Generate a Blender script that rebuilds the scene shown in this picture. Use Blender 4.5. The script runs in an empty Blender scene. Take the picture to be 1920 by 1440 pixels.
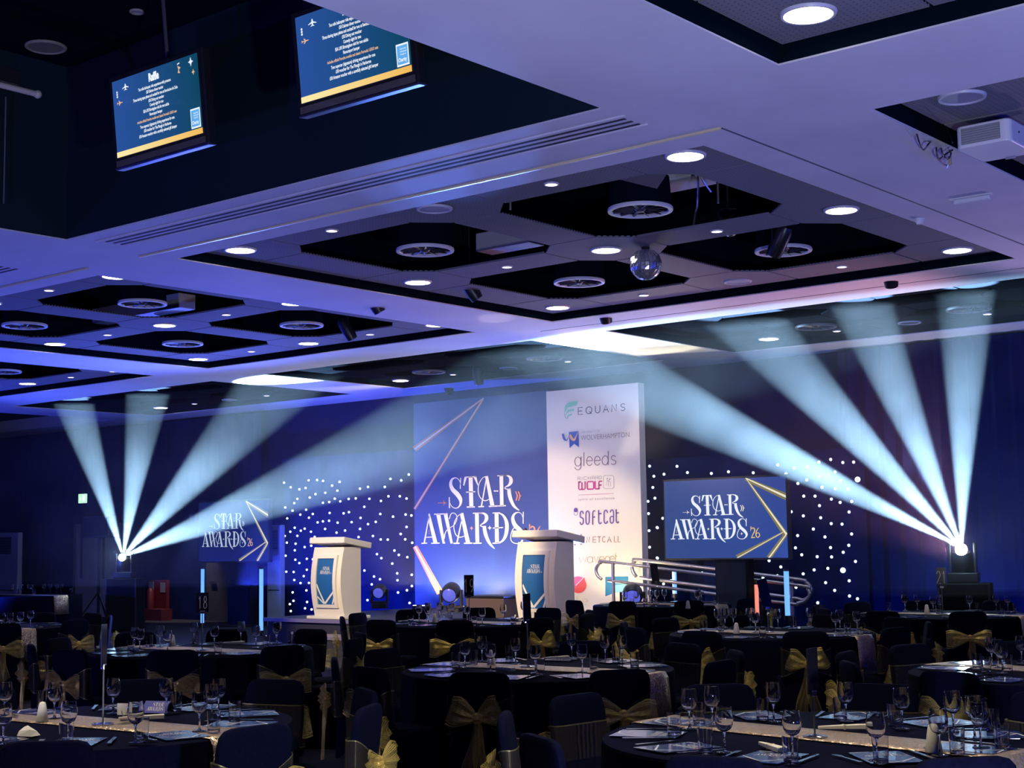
import bpy, bmesh, math, random
from math import sin, cos, pi, radians as RAD, hypot, atan2
from mathutils import Vector, Matrix, Euler
random.seed(7)
SC = bpy.context.scene
COL = SC.collection

# ------------------------------------------------------------------ camera
F_PX, YAW, PITCH, ROLL, CAM_H = 2768.26, 0.691384, 0.106831, -0.015860, 1.6
def _axes():
    f = Vector((-sin(YAW)*cos(PITCH), cos(YAW)*cos(PITCH), sin(PITCH)))
    r = f.cross(Vector((0, 0, 1))).normalized()
    u = r.cross(f)
    return cos(ROLL)*r+sin(ROLL)*u, -sin(ROLL)*r+cos(ROLL)*u, f
CR, CU, CF = _axes()
cam = bpy.data.cameras.new('camera')
cam.sensor_width = 36.0
cam.lens = F_PX/1920*36
cam.clip_end = 200
cam_o = bpy.data.objects.new('camera', cam)
COL.objects.link(cam_o)
cam_o.matrix_world = Matrix(((CR.x, CU.x, -CF.x, 0), (CR.y, CU.y, -CF.y, 0), (CR.z, CU.z, -CF.z, CAM_H), (0, 0, 0, 1)))
SC.camera = cam_o

# sight line helpers: a photo pixel meets a plane of the room (x along the stage wall, y towards it)
def ray(px, py):
    return CR*((px-960)/F_PX)-CU*((py-720)/F_PX)+CF
def atZ(px, py, z):
    d = ray(px, py); t = (z-CAM_H)/d.z
    return Vector((d.x*t, d.y*t, z))
def atY(px, py, y):
    d = ray(px, py); t = y/d.y
    return Vector((d.x*t, y, CAM_H+d.z*t))
def proj(p):
    v = Vector(p)-Vector((0, 0, CAM_H)); c = v.dot(CF)
    if c < .1: return (-9999, -9999)
    return 960+F_PX*v.dot(CR)/c, 720-F_PX*v.dot(CU)/c

# ------------------------------------------------------------------ view, world
SC.view_settings.view_transform = 'Standard'
SC.view_settings.look = 'None'
SC.view_settings.exposure = 0.0
SC.view_settings.gamma = 1.0
SC.view_settings.use_curve_mapping = False
W = bpy.data.worlds.new('world'); SC.world = W; W.use_nodes = True
W.node_tree.nodes['Background'].inputs[0].default_value = (.01, .015, .05, 1)
W.node_tree.nodes['Background'].inputs[1].default_value = 1.0
SC.cycles.max_bounces = 8
SC.cycles.diffuse_bounces = 3
SC.cycles.glossy_bounces = 3
SC.cycles.transmission_bounces = 7
SC.cycles.transparent_max_bounces = 12
SC.cycles.volume_bounces = 0
SC.cycles.volume_step_rate = 4.0
SC.cycles.sample_clamp_indirect = 3.0
SC.cycles.caustics_reflective = False
SC.cycles.caustics_refractive = False

# ------------------------------------------------------------------ lights
def spot(name, loc, aim, power, color, deg, blend=.3, size=.05):
    l = bpy.data.lights.new(name, 'SPOT'); l.energy = power; l.color = color
    l.spot_size = RAD(deg); l.spot_blend = blend; l.shadow_soft_size = size
    o = bpy.data.objects.new(name, l); COL.objects.link(o); o.location = loc
    o.rotation_euler = (Vector(aim)-Vector(loc)).to_track_quat('-Z', 'Y').to_euler()
    return o
def area(name, loc, aim, power, color, sx, sy):
    l = bpy.data.lights.new(name, 'AREA'); l.energy = power; l.color = color
    l.shape = 'RECTANGLE'; l.size = sx; l.size_y = sy
    o = bpy.data.objects.new(name, l); COL.objects.link(o); o.location = loc
    o.rotation_euler = (Vector(aim)-Vector(loc)).to_track_quat('-Z', 'Y').to_euler()
    return o
BY = 17.3
Z1S = 4.5
SRC_L = atY(231, 1043, BY); SRC_R = atY(1803, 1027, BY)
BEAMS = []
# end points (pixel, depth) of the beams; the heads stand on the cases left and right of the stage
for s, ends in ((SRC_L, ((118, 690, 17.0, 14.0, 1.0), (284, 690, 17.0, 15.5, 1.0), (545, 690, 17.2, 14.5, 1.5), (790, 815, 17.3, 11.0, 3.2))),
                (SRC_R, ((1250, 752, 17.3, 11.0, 3.0), (1515, 720, 17.2, 13.5, 1.5), (1645, 640, 17.0, 14.5, 1.0), (1810, 560, 17.0, 14.0, 1.0)))):
    for (px, py, yy, deg, k) in ends:
        spot('moving_head_beam', s, atY(px, py, yy), 56000*k, (.40, .69, 1.0), deg, .35, .02)
for s in (SRC_L, SRC_R):
    pl_ = bpy.data.lights.new('beam_spill', 'POINT'); pl_.energy = 12; pl_.color = (.4, .7, 1); pl_.shadow_soft_size = .03
    po = bpy.data.objects.new('beam_spill', pl_); COL.objects.link(po); po.location = s+Vector((.05, -.22, .05))
# blue wash heads on the stage floor and beside it
for loc, aim, p, c, dg in (
        ((-13.5, 17.6, .9), (-13.0, 12.0, 4.5), 640, (.09, .16, 1.0), 120),
        ((-18.5, 15.2, .9), (-18.0, 11.0, 4.5), 1500, (.09, .14, 1.0), 130),
        ((-25.0, 14.0, .9), (-21.0, 17.0, 4.5), 900, (.05, .08, 1.0), 140),
        ((-21.0, 17.5, .6), (-19.8, 21.0, 2.4), 1500, (.03, .06, 1.0), 120),
        ((-7.5, 17.8, .6), (-8.0, 21.0, 2.2), 350, (.03, .10, 1.0), 120),
        ((-7.45, 17.8, 1.25), (-9.2, 15.9, 4.5), 430, (1.0, .42, .60), 84),
        ((-4.6, 19.3, 1.6), (-4.0, 14.4, 4.5), 700, (.66, .46, 1.0), 60)):
    spot('blue_wash', loc, aim, p, c, dg, .6, .08)
# narrow gobo spots from the stage heads, dappling the soffits
for a_, p_, c_, d_ in (((1078, 622), 520, (1.0, .66, .62), 7), ((930, 597), 420, (1.0, .78, .85), 5), ((855, 298), 2600, (.10, .22, 1.0), 6), ((760, 320), 2200, (.10, .22, 1.0), 5),
                       ((1240, 598), 480, (.10, .14, 1.0), 9), ((1330, 655), 420, (1.0, .84, .52), 12)):
    spot('gobo_spot', (-15.6, 18.35, 1.0), atZ(a_[0], a_[1], Z1S), p_, c_, d_, .5, .03)
# unseen fill lamps added outside the view to brighten the near soffits
spot('soffit_fill', (.8, 2.0, .4), (-3.5, 8.0, 4.5), 1500, (.74, .78, 1.0), 130, .8, .15)
spot('soffit_fill', (-9.5, .5, .4), (-9.5, 8.0, 4.5), 380, (.45, .40, 1.0), 120, .8, .15)
# front-of-house profiles on the stage
spot('stage_profile', (-18.5, 9.0, 4.35), (-14.6, 19.2, 1.9), 640, (1.0, .80, .70), 30, .4, .05)
spot('stage_profile', (-13.5, 8.4, 4.35), (-14.9, 16.0, 1.1), 3300, (1.0, .79, .48), 36, .3, .05)
spot('stage_profile', (-9.0, 9.6, 4.35), (-13.6, 18.6, 1.6), 700, (1.0, .72, .76), 30, .4, .05)
for x, y in ((-30, 4), (-20, 3), (-8, -3), (4, 6), (5, 15), (-31, 14)):  # unseen blue fill added around the room to lift the darks
    spot('room_blue_fill', (x, y, .3), (x*.9-1, y*.9+1, 4), 1100, (.02, .045, 1.0), 150, .8, .2)
# footlights at the base of the backdrop
spot('footlight_glow', (-13.55, 18.55, .62), (-13.5, 18.9, 4.5), 34, (1.0, .84, .45), 165, .4, .06)
for fx in (-17.5, -16.6, -15.6):
    spot('footlight_glow', (fx, 18.62, .6), (fx, 19.1, 3.2), 95, (1.0, .93, .84), 150, .4, .06)
# hidden fill lamps added behind backdrop and star cloth to warm the ceiling strips
spot('ceiling_strip_fill', (-16.9, 19.75, 2.9), (-19.9, 17.6, 4.5), 330, (1.0, .86, .50), 62, .4, .04)
spot('ceiling_strip_fill', (-13.32, 20.0, 2.7), (-12.5, 17.6, 4.5), 330, (1.0, .88, .58), 62, .4, .04)
spot('ceiling_strip_fill', (-9.3, 20.5, 2.2), (-9.1, 20.2, 4.5), 70, (1.0, .86, .55), 110, .6, .04)
spot('door_lamp', (-26.4, 20.2, 2.9), (-26.6, 20.9, .8), 220, (1.0, .85, .70), 60, .6, .05)
# house downlights over the tables (narrow, warm white, dimmed)
for (x, y, pw) in ((-3.2, 5.0, 520), (-6.15, 9.6, 260), (-8.84, 12.3, 200), (-6.15, 14.9, 150), (-11.5, 9.6, 200), (-6.6, 3.4, 560), (-3.0, 10.0, 240), (-16, 10, 190)):
    spot('house_downlight', (x, y, 4.4), (x, y, 0), pw, (1.0, .90, .70), 78, .7, .12)

# ------------------------------------------------------------------ materials
MATS = {}
def mat(name, col=(.5, .5, .5), rough=.6, metal=0.0, emit=None, es=1.0, spec=.5, coat=0.0, alpha=1.0):
    if name in MATS: return MATS[name]
    m = bpy.data.materials.new(name); m.use_nodes = True
    b = m.node_tree.nodes['Principled BSDF']; i = b.inputs
    i['Base Color'].default_value = (*col, 1); i['Roughness'].default_value = rough; i['Metallic'].default_value = metal
    i['Specular IOR Level'].default_value = spec; i['Coat Weight'].default_value = coat; i['Coat Roughness'].default_value = .05
    i['Alpha'].default_value = alpha
    if emit: i['Emission Color'].default_value = (*emit, 1); i['Emission Strength'].default_value = es
    MATS[name] = m
    return m
def nodes(m): return m.node_tree.nodes, m.node_tree.links, m.node_tree.nodes['Principled BSDF']
def noise_col(name, c1, c2, scale, rough=.7, bump=.0, **k):
    m = mat(name, c1, rough, **k); n, l, b = nodes(m)
    tc = n.new('ShaderNodeTexCoord'); t = n.new('ShaderNodeTexNoise'); t.inputs['Scale'].default_value = scale; t.inputs['Detail'].default_value = 4
    r = n.new('ShaderNodeValToRGB'); r.color_ramp.elements[0].color = (*c1, 1); r.color_ramp.elements[1].color = (*c2, 1)
    r.color_ramp.elements[0].position = .35; r.color_ramp.elements[1].position = .65
    l.new(tc.outputs['Object'], t.inputs['Vector']); l.new(t.outputs['Fac'], r.inputs['Fac']); l.new(r.outputs['Color'], b.inputs['Base Color'])
    if bump:
        bp = n.new('ShaderNodeBump'); bp.inputs['Strength'].default_value = bump; bp.inputs['Distance'].default_value = .01
        l.new(t.outputs['Fac'], bp.inputs['Height']); l.new(bp.outputs['Normal'], b.inputs['Normal'])
    return m
M_SOFFIT = noise_col('soffit_paint', (.60, .60, .62), (.66, .66, .68), 1.3, .75, .05, spec=.2)
M_BLACK = mat('matt_black', (.006, .007, .010), .9, spec=.1)
M_VOID = mat('void_black', (.002, .007, .012), 1.0, spec=.0)
M_NAVYWALL = noise_col('navy_wall', (.004, .016, .022), (.005, .020, .028), .8, .85, spec=.15)
M_DRAPE = noise_col('blue_washed_drape', (.0030, .008, .052), (.0045, .011, .066), 2.0, .95, spec=.05)  # black drape with the blue of the wash light put into its colour
M_CARPET = noise_col('dark_carpet', (.020, .020, .030), (.040, .036, .05), 40, .95, .3, spec=.05)
M_CLOTH = noise_col('black_cloth', (.0012, .0018, .0105), (.0020, .0026, .0150), 60, .85, spec=.05)  # black cloth, tinted with the blue of the room's ambient light
M_CHROME = mat('chrome', (.75, .75, .78), .12, 1.0)
M_STEEL = mat('brushed_steel', (.62, .60, .60), .32, 1.0)
M_WHITE = mat('white_plastic', (.72, .73, .72), .45)
M_CREAM = mat('cream_ceramic', (.78, .72, .56), .5)
M_LAMP = mat('lamp_lens', (.9, .9, .85), .4, emit=(1.0, .90, .66), es=22)
M_LAMPS = mat('small_lamp_lens', (.9, .9, .85), .4, emit=(1.0, .92, .74), es=2.6)
M_LAMPOFF = mat('unlit_lens', (.30, .30, .38), .4)
M_RINGDARK = mat('dimmed_ring', (.16, .16, .17), .5)  # white ring darkened in colour so the beams do not light it up
M_LAMPDARK = mat('dimmed_lens', (.06, .06, .07), .5)  # unlit lens with its colour darkened against beam light at the back
M_TRIM = mat('lamp_trim', (.55, .55, .58), .4)
M_GOLDLINE = mat('brass_strip', (.85, .74, .40), .35, .3)
M_GROOVE = mat('groove_black', (.02, .02, .03), .8)
M_NAVYTRIM = mat('navy_line', (.04, .05, .10), .5)
M_LECT = mat('lectern_cream', (.80, .76, .70), .45)
M_BLACKPL = mat('black_plastic', (.012, .012, .015), .35)
M_STAGE = mat('stage_top', (.035, .033, .045), .5)
M_STAGEF = mat('stage_face', (.020, .020, .026), .7)
M_NOSING = mat('stage_nosing', (.35, .32, .34), .4, .6)
M_BULB = mat('led_bulb_light', (1, 1, 1), .4, emit=(.74, .90, 1.0), es=2.0)
M_TUBE = mat('blue_led_tube', (.8, .9, 1), .3, emit=(.13, .42, 1.0), es=1.15)
M_TUBER = mat('red_led_tube', (1, .5, .4), .3, emit=(1.0, .24, .16), es=1.1)
M_LENS = mat('beam_lens', (1, 1, 1), .3, emit=(.88, .95, 1.0), es=60.0)
M_WASHLENS = mat('wash_lens', (.10, .12, .40), .15, emit=(.09, .10, .62), es=1.0, coat=1.0)
M_HEADLENS = mat('head_lens', (.10, .12, .40), .15, coat=1.0)

def mesh_mat():
    m = mat('perforated_metal', (.12, .12, .14), .7, spec=.04); n, l, b = nodes(m)
    tc = n.new('ShaderNodeTexCoord'); v = n.new('ShaderNodeTexVoronoi'); v.inputs['Scale'].default_value = 24
    v.inputs['Randomness'].default_value = 0.0
    r = n.new('ShaderNodeValToRGB'); r.color_ramp.elements[0].position = .38; r.color_ramp.elements[1].position = .44
    r.color_ramp.elements[0].color = (.006, .006, .009, 1); r.color_ramp.elements[1].color = (.19, .19, .21, 1)
    l.new(tc.outputs['Object'], v.inputs['Vector']); l.new(v.outputs['Distance'], r.inputs['Fac']); l.new(r.outputs['Color'], b.inputs['Base Color'])
    return m
M_MESH = mesh_mat()
M_MESHDARK = mat('dimmed_perforated_metal', (.006, .007, .010), .9, spec=.0)  # same panels, colour darkened in the back coffers to hide beam hits
def glass_mat():
    m = bpy.data.materials.new('clear_glass'); m.use_nodes = True; n, l = m.node_tree.nodes, m.node_tree.links
    n.remove(n['Principled BSDF']); g = n.new('ShaderNodeBsdfGlass'); g.inputs['IOR'].default_value = 1.56; g.inputs['Roughness'].default_value = .0
    l.new(g.outputs[0], n['Material Output'].inputs[0]); return m
M_GLASS = glass_mat()
def organza(name, c, fill, gather=True):
    m = bpy.data.materials.new(name); m.use_nodes = True; n, l = m.node_tree.nodes, m.node_tree.links
    n.remove(n['Principled BSDF'])
    d = n.new('ShaderNodeBsdfDiffuse'); d.inputs[0].default_value = (*c, 1)
    t = n.new('ShaderNodeBsdfTranslucent'); t.inputs[0].default_value = (*c, 1)
    a = n.new('ShaderNodeMixShader'); a.inputs[0].default_value = .4
    gl = n.new('ShaderNodeBsdfGlossy'); gl.inputs[0].default_value = (*c, 1); gl.inputs['Roughness'].default_value = .35
    a2 = n.new('ShaderNodeMixShader'); a2.inputs[0].default_value = .25
    tr = n.new('ShaderNodeBsdfTransparent'); mx = n.new('ShaderNodeMixShader')
    uv = n.new('ShaderNodeUVMap'); w = n.new('ShaderNodeTexWave'); w.inputs['Scale'].default_value = 3.0; w.inputs['Distortion'].default_value = 3.5; w.inputs['Detail'].default_value = 2
    w.bands_direction = 'Y'
    mr = n.new('ShaderNodeMapRange'); mr.inputs[1].default_value = .25; mr.inputs[2].default_value = .95; mr.inputs[3].default_value = fill*.35; mr.inputs[4].default_value = min(1, fill*2.1)
    sx = n.new('ShaderNodeSeparateXYZ'); l.new(uv.outputs[0], sx.inputs[0])
    gt = n.new('ShaderNodeMapRange'); gt.inputs[1].default_value = 0; gt.inputs[2].default_value = .8; gt.inputs[3].default_value = 1.9 if gather else 1; gt.inputs[4].default_value = .75 if gather else 1
    l.new(sx.outputs['X'], gt.inputs[0]); mg = n.new('ShaderNodeMath'); mg.operation = 'MULTIPLY'; mg.use_clamp = True
    l.new(mr.outputs[0], mg.inputs[0]); l.new(gt.outputs[0], mg.inputs[1])
    # hem: the rolled edge of the fabric is denser
    hv = n.new('ShaderNodeMath'); hv.operation = 'SUBTRACT'; hv.inputs[1].default_value = .5 if not gather else 1.5
    ha = n.new('ShaderNodeMath'); ha.operation = 'ABSOLUTE'; hc = n.new('ShaderNodeMath'); hc.operation = 'GREATER_THAN'; hc.inputs[1].default_value = .475 if not gather else 1.40
    l.new(sx.outputs['X' if not gather else 'Y'], hv.inputs[0]); l.new(hv.outputs[0], ha.inputs[0]); l.new(ha.outputs[0], hc.inputs[0])
    hm = n.new('ShaderNodeMath'); hm.operation = 'MULTIPLY'; hm.inputs[1].default_value = .45; l.new(hc.outputs[0], hm.inputs[0])
    mx2 = n.new('ShaderNodeMath'); mx2.operation = 'MAXIMUM'; l.new(mg.outputs[0], mx2.inputs[0]); l.new(hm.outputs[0], mx2.inputs[1])
    l.new(uv.outputs[0], w.inputs['Vector']); l.new(w.outputs['Fac'], mr.inputs[0]); l.new(mx2.outputs[0], mx.inputs[0])
    l.new(d.outputs[0], a.inputs[1]); l.new(t.outputs[0], a.inputs[2]); l.new(a.outputs[0], a2.inputs[1]); l.new(gl.outputs[0], a2.inputs[2])
    l.new(tr.outputs[0], mx.inputs[1]); l.new(a2.outputs[0], mx.inputs[2])
    l.new(mx.outputs[0], n['Material Output'].inputs[0]); return m
M_SASH = organza('gold_organza_sheer', (.50, .44, .20), .06, False)
M_BOW = organza('gold_organza_layered', (.85, .66, .20), .24)
M_KNOT = organza('gold_organza_knot', (.95, .68, .18), .7)
def sequin_mat():
    m = mat('gold_sequin', (.55, .40, .28), .35, .75); n, l, b = nodes(m)
    tc = n.new('ShaderNodeTexCoord'); v = n.new('ShaderNodeTexVoronoi'); v.inputs['Scale'].default_value = 140
    l.new(tc.outputs['Object'], v.inputs['Vector'])
    r = n.new('ShaderNodeValToRGB'); r.color_ramp.elements[0].color = (.40, .27, .18, 1); r.color_ramp.elements[1].color = (.85, .66, .42, 1)
    l.new(v.outputs['Color'], r.inputs['Fac']); l.new(r.outputs['Color'], b.inputs['Base Color'])
    vm = n.new('ShaderNodeVectorMath'); vm.operation = 'SUBTRACT'; vm.inputs[1].default_value = (.5, .5, .5)
    vs = n.new('ShaderNodeVectorMath'); vs.operation = 'SCALE'; vs.inputs['Scale'].default_value = .75
    g = n.new('ShaderNodeNewGeometry'); va = n.new('ShaderNodeVectorMath'); va.operation = 'ADD'; vn = n.new('ShaderNodeVectorMath'); vn.operation = 'NORMALIZE'
    l.new(v.outputs['Color'], vm.inputs[0]); l.new(vm.outputs[0], vs.inputs[0]); l.new(vs.outputs[0], va.inputs[0]); l.new(g.outputs['Normal'], va.inputs[1])
    l.new(va.outputs[0], vn.inputs[0]); l.new(vn.outputs[0], b.inputs['Normal'])
    return m
M_SEQUIN = sequin_mat()
M_PRINTNAVY = mat('print_navy', (.009, .036, .195), .50, spec=.75)
M_PRINTWHITE = mat('print_white', (.80, .76, .74), .5)
M_INKCREAM = mat('ink_cream', (.84, .78, .74), .5)
M_INKORANGE = mat('ink_orange', (.80, .26, .12), .5)
M_INKGLOW = mat('ink_amber', (.80, .24, .07), .5)
M_INKNAVY = mat('ink_navy', (.035, .045, .10), .5)
M_INKGREY = mat('ink_grey', (.26, .24, .28), .5)
M_INKPURPLE = mat('ink_purple', (.11, .05, .30), .5)
M_INKMAUVE = mat('ink_mauve', (.16, .08, .16), .5)
M_INKMAGENTA = mat('ink_magenta', (.50, .03, .22), .5)
M_INKGREEN = mat('ink_green', (.22, .66, .45), .5)
M_INKBLUE = mat('ink_blue', (.02, .07, .42), .5)
M_INKBROWN = mat('ink_brown', (.26, .13, .08), .5)
M_INKOLIVE = mat('ink_olive', (.36, .27, .08), .5)
M_INKRED = mat('ink_red', (.85, .10, .06), .5)
M_INKPINK = mat('ink_pink', (.75, .12, .28), .5)
M_INKTEAL = mat('ink_teal', (.03, .22, .46), .5)
M_INKSKY = mat('ink_sky', (.20, .48, .72), .5)
M_INKPALEOLIVE = mat('ink_pale_olive', (.66, .60, .42), .5)
def grad_emit(name, c1, c2, ang, es=1.0):
    m = mat(name, (0, 0, 0), .25, emit=c1, es=es, coat=.3); n, l, b = nodes(m)
    tc = n.new('ShaderNodeTexCoord'); mp = n.new('ShaderNodeMapping'); mp.inputs['Rotation'].default_value = (0, 0, ang)
    s = n.new('ShaderNodeSeparateXYZ'); r = n.new('ShaderNodeValToRGB')
    r.color_ramp.elements[0].color = (*c1, 1); r.color_ramp.elements[1].color = (*c2, 1)
    l.new(tc.outputs['Generated'], s.inputs[0]); l.new(s.outputs['X'], r.inputs['Fac']); l.new(r.outputs['Color'], b.inputs['Emission Color'])
    return m
M_TVBLUE = grad_emit('tv_picture', (.022, .085, .34), (.004, .060, .125), 0)
M_SCREEN = grad_emit('screen_picture', (.016, .060, .26), (.026, .064, .30), 0)
M_SCREENDIM = grad_emit('dim_screen_picture', (.006, .012, .10), (.008, .016, .13), 0)
M_EWHITE = mat('picture_white', (0, 0, 0), .3, emit=(.86, .92, 1.0), es=1.0)
M_EWHITE2 = mat('picture_white_dim', (0, 0, 0), .3, emit=(.62, .74, .90), es=.75)
M_ECREAM = mat('picture_cream', (0, 0, 0), .3, emit=(.95, .88, .66), es=.95)
M_EGLOW = mat('picture_amber', (0, 0, 0), .3, emit=(.30, .26, .10), es=.7)
M_EGOLD = mat('picture_gold', (0, 0, 0), .3, emit=(.90, .62, .16), es=.95)
M_EORANGE = mat('picture_orange', (0, 0, 0), .3, emit=(.90, .55, .30), es=.9)
M_EYELLOW = grad_emit('picture_yellow_band', (1.0, .86, .42), (.90, .50, .10), 0)
M_ESKY = mat('picture_sky', (0, 0, 0), .3, emit=(.12, .42, .85), es=1.0)
M_EEXIT = mat('exit_green', (.1, .5, .2), .4, emit=(.45, 1.0, .55), es=1.1)

# ------------------------------------------------------------------ mesh helpers
class MB:
    def __init__(s): s.v, s.f, s.uv = [], [], []
    def add(s, vs, fs, uvs=None):
        o = len(s.v); s.v += [Vector(v) for v in vs]; s.f += [tuple(i+o for i in f) for f in fs]
        s.uv += list(uvs) if uvs else [(v[0]*4, v[2]*4 if len(v) > 2 else 0) for v in vs]
        return s
    def box(s, x0, x1, y0, y1, z0, z1, M=None):
        vs = [Vector((x, y, z)) for x in (x0, x1) for y in (y0, y1) for z in (z0, z1)]
        if M: vs = [M @ v for v in vs]
        return s.add(vs, [(0, 1, 3, 2), (4, 6, 7, 5), (0, 4, 5, 1), (2, 3, 7, 6), (0, 2, 6, 4), (1, 5, 7, 3)])
    def prism(s, pts, h, M=None):
        n = len(pts); a = sum(pts[i][0]*pts[(i+1) % n][1]-pts[(i+1) % n][0]*pts[i][1] for i in range(n))
        if a < 0: pts = pts[::-1]
        vs = [Vector((p[0], p[1], 0)) for p in pts]+[Vector((p[0], p[1], h)) for p in pts]
        if M: vs = [M @ v for v in vs]
        return s.add(vs, [tuple(range(n))[::-1], tuple(range(n, 2*n))]+[(i, (i+1) % n, n+(i+1) % n, n+i) for i in range(n)])
    def lathe(s, prof, seg=20, M=None, closed=False):
        o = []; f = []; m = len(prof)
        for k in range(seg):
            a = 2*pi*k/seg
            o += [Vector((r*cos(a), r*sin(a), z)) for r, z in prof]
        if M: o = [M @ v for v in o]
        for k in range(seg):
            k2 = (k+1) % seg
            for j in range(m if closed else m-1):
                j2 = (j+1) % m
                f.append((k*m+j, k2*m+j, k2*m+j2, k*m+j2))
        return s.add(o, f)
    def tube(s, pts, r, seg=8, cap=True):
        pts = [Vector(p) for p in pts]; rings = []; n = len(pts)
        rs = r if isinstance(r, (list, tuple)) else [r]*n
        up = None; vs = []; fs = []
        for i, p in enumerate(pts):
            d = (pts[min(i+1, n-1)]-pts[max(i-1, 0)])
            d = d.normalized() if d.length > 1e-9 else Vector((0, 0, 1))
            if up is None:
                up = d.orthogonal().normalized()
            up = (up-d*up.dot(d)); up = up.normalized() if up.length > 1e-6 else d.orthogonal().normalized()
            q = d.cross(up)
            vs += [p+(up*cos(2*pi*k/seg)+q*sin(2*pi*k/seg))*rs[i] for k in range(seg)]
        for i in range(n-1):
            for k in range(seg):
                k2 = (k+1) % seg
                fs.append((i*seg+k, i*seg+k2, (i+1)*seg+k2, (i+1)*seg+k))
        if cap: fs += [tuple(range(seg))[::-1], tuple((n-1)*seg+k for k in range(seg))]
        return s.add(vs, fs)
    def loft(s, rings, cap=True, closed=True):
        m = len(rings[0]); vs = [Vector(p) for r in rings for p in r]; fs = []; uv = []
        for i in range(len(rings)):
            for k in range(m): uv.append((i/max(1, len(rings)-1), k/max(1, m-1)))
        for i in range(len(rings)-1):
            for k in range(m if closed else m-1):
                k2 = (k+1) % m
                fs.append((i*m+k, i*m+k2, (i+1)*m+k2, (i+1)*m+k))
        if cap: fs += [tuple(range(m))[::-1], tuple((len(rings)-1)*m+k for k in range(m))]
        return s.add(vs, fs, uv)
    def sphere(s, c, r, seg=12, rings=8, sc=(1, 1, 1)):
        c = Vector(c); pr = [(max(1e-5, sin(pi*i/rings)), -cos(pi*i/rings)) for i in range(rings+1)]
        return s.lathe(pr, seg, Matrix.Translation(c) @ Matrix.Diagonal((r*sc[0], r*sc[1], r*sc[2], 1)))
    def mesh(s, name, m, smooth=False, doubles=False):
        me = bpy.data.meshes.new(name); me.from_pydata(s.v, [], s.f)
        uvl = me.uv_layers.new(name='UVMap')
        for lp in me.loops: uvl.data[lp.index].uv = s.uv[lp.vertex_index]
        if m: me.materials.append(m)
        if smooth:
            for p in me.polygons: p.use_smooth = True
            try: me.set_sharp_from_angle(angle=RAD(40))
            except Exception: pass
        me.update(); return me
    def build(s, name, m, parent=None, smooth=False, loc=None):
        return link(name, s.mesh(name, m, smooth), parent, loc)
def link(name, me, parent=None, loc=None):
    o = bpy.data.objects.new(name, me); COL.objects.link(o)
    if name.endswith(('lettering', 'ornaments', 'numerals')): o['kind'] = 'stuff'
    if parent is not None: o.parent = parent
    if loc is not None: o.location = loc
    return o
def tag(o, label=None, cat=None, group=None, kind=None):
    if label: o['label'] = label
    if cat: o['category'] = cat
    if group: o['group'] = group
    if kind: o['kind'] = kind
    return o
def thing(name, label, cat, loc=(0, 0, 0), rz=0, group=None):
    o = bpy.data.objects.new(name, None); COL.objects.link(o); o.empty_display_size = .1
    o.location = loc; o.rotation_euler = (0, 0, rz); return tag(o, label, cat, group)
def kids(o): return CH.get(o.name, [])
def dup(root, loc, rz, label, group=None, scale=None):
    r = root.copy(); COL.objects.link(r); r.location = loc; r.rotation_euler = (0, 0, rz); r['label'] = label
    if group: r['group'] = group
    for ch in root.children:
        c = ch.copy(); COL.objects.link(c); c.parent = r
        for g in ch.children:
            d = g.copy(); COL.objects.link(d); d.parent = c
    return r
def bevel(o, w, seg=2):
    m = o.modifiers.new('bevel', 'BEVEL'); m.width = w; m.segments = seg; m.limit_method = 'ANGLE'; return o

ORD = ['', 'first', 'second', 'third', 'fourth', 'fifth', 'sixth', 'seventh', 'eighth', 'ninth', 'tenth', 'eleventh', 'twelfth', 'thirteenth', 'fourteenth', 'fifteenth', 'sixteenth', 'seventeenth', 'eighteenth', 'nineteenth', 'twentieth',
       'twenty-first', 'twenty-second', 'twenty-third', 'twenty-fourth', 'twenty-fifth']

# ------------------------------------------------------------------ flat print helpers (2-D shapes laid on a real panel)
class Plane:
    def __init__(s, o, ux, uy): s.o, s.ux, s.uy = Vector(o), Vector(ux).normalized(), Vector(uy).normalized(); s.n = s.ux.cross(s.uy)
    def at(s, u, v, w=0): return s.o+s.ux*u+s.uy*v+s.n*w
def crom(P, n=8):
    if len(P) < 3: return P
    out = []; L = len(P)
    for i in range(L-1):
        p0, p1, p2, p3 = P[max(i-1, 0)], P[i], P[i+1], P[min(i+2, L-1)]
        for k in range(n):
            t = k/n
            out.append(tuple(.5*((2*b)+(c-a)*t+(2*a-5*b+4*c-d)*t*t+(-a+3*b-3*c+d)*t**3) for a, b, c, d in zip(p0, p1, p2, p3)))
    out.append(P[-1]); return out
def ribbon(P, n=8):
    """P: (x, y, width) -> quad strip as a list of quads"""
    P = crom(P, n); q = []; L = []
    for i, (x, y, w) in enumerate(P):
        a, b = P[max(i-1, 0)], P[min(i+1, len(P)-1)]
        dx, dy = b[0]-a[0], b[1]-a[1]; d = hypot(dx, dy) or 1
        L.append(((x-dy/d*w/2, y+dx/d*w/2), (x+dy/d*w/2, y-dx/d*w/2)))
    for a, b in zip(L, L[1:]): q.append([a[0], a[1], b[1], b[0]])
    return q
def lay(shapes, pl, f, w=.004):
    """shapes: polygons in 2-D; f maps a point to panel (u, v)"""
    mb = MB()
    for p in shapes:
        pts = [f(*a) for a in p]; n = len(pts)
        ar = sum(pts[i][0]*pts[(i+1) % n][1]-pts[(i+1) % n][0]*pts[i][1] for i in range(n))
        if ar < 0: pts = pts[::-1]
        mb.add([pl.at(u, v, w) for u, v in pts], [tuple(range(n))])
    return mb
def circ(x, y, r, ry=None, n=18): return [(x+r*cos(2*pi*k/n), y+(ry or r)*sin(2*pi*k/n)) for k in range(n)]
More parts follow.
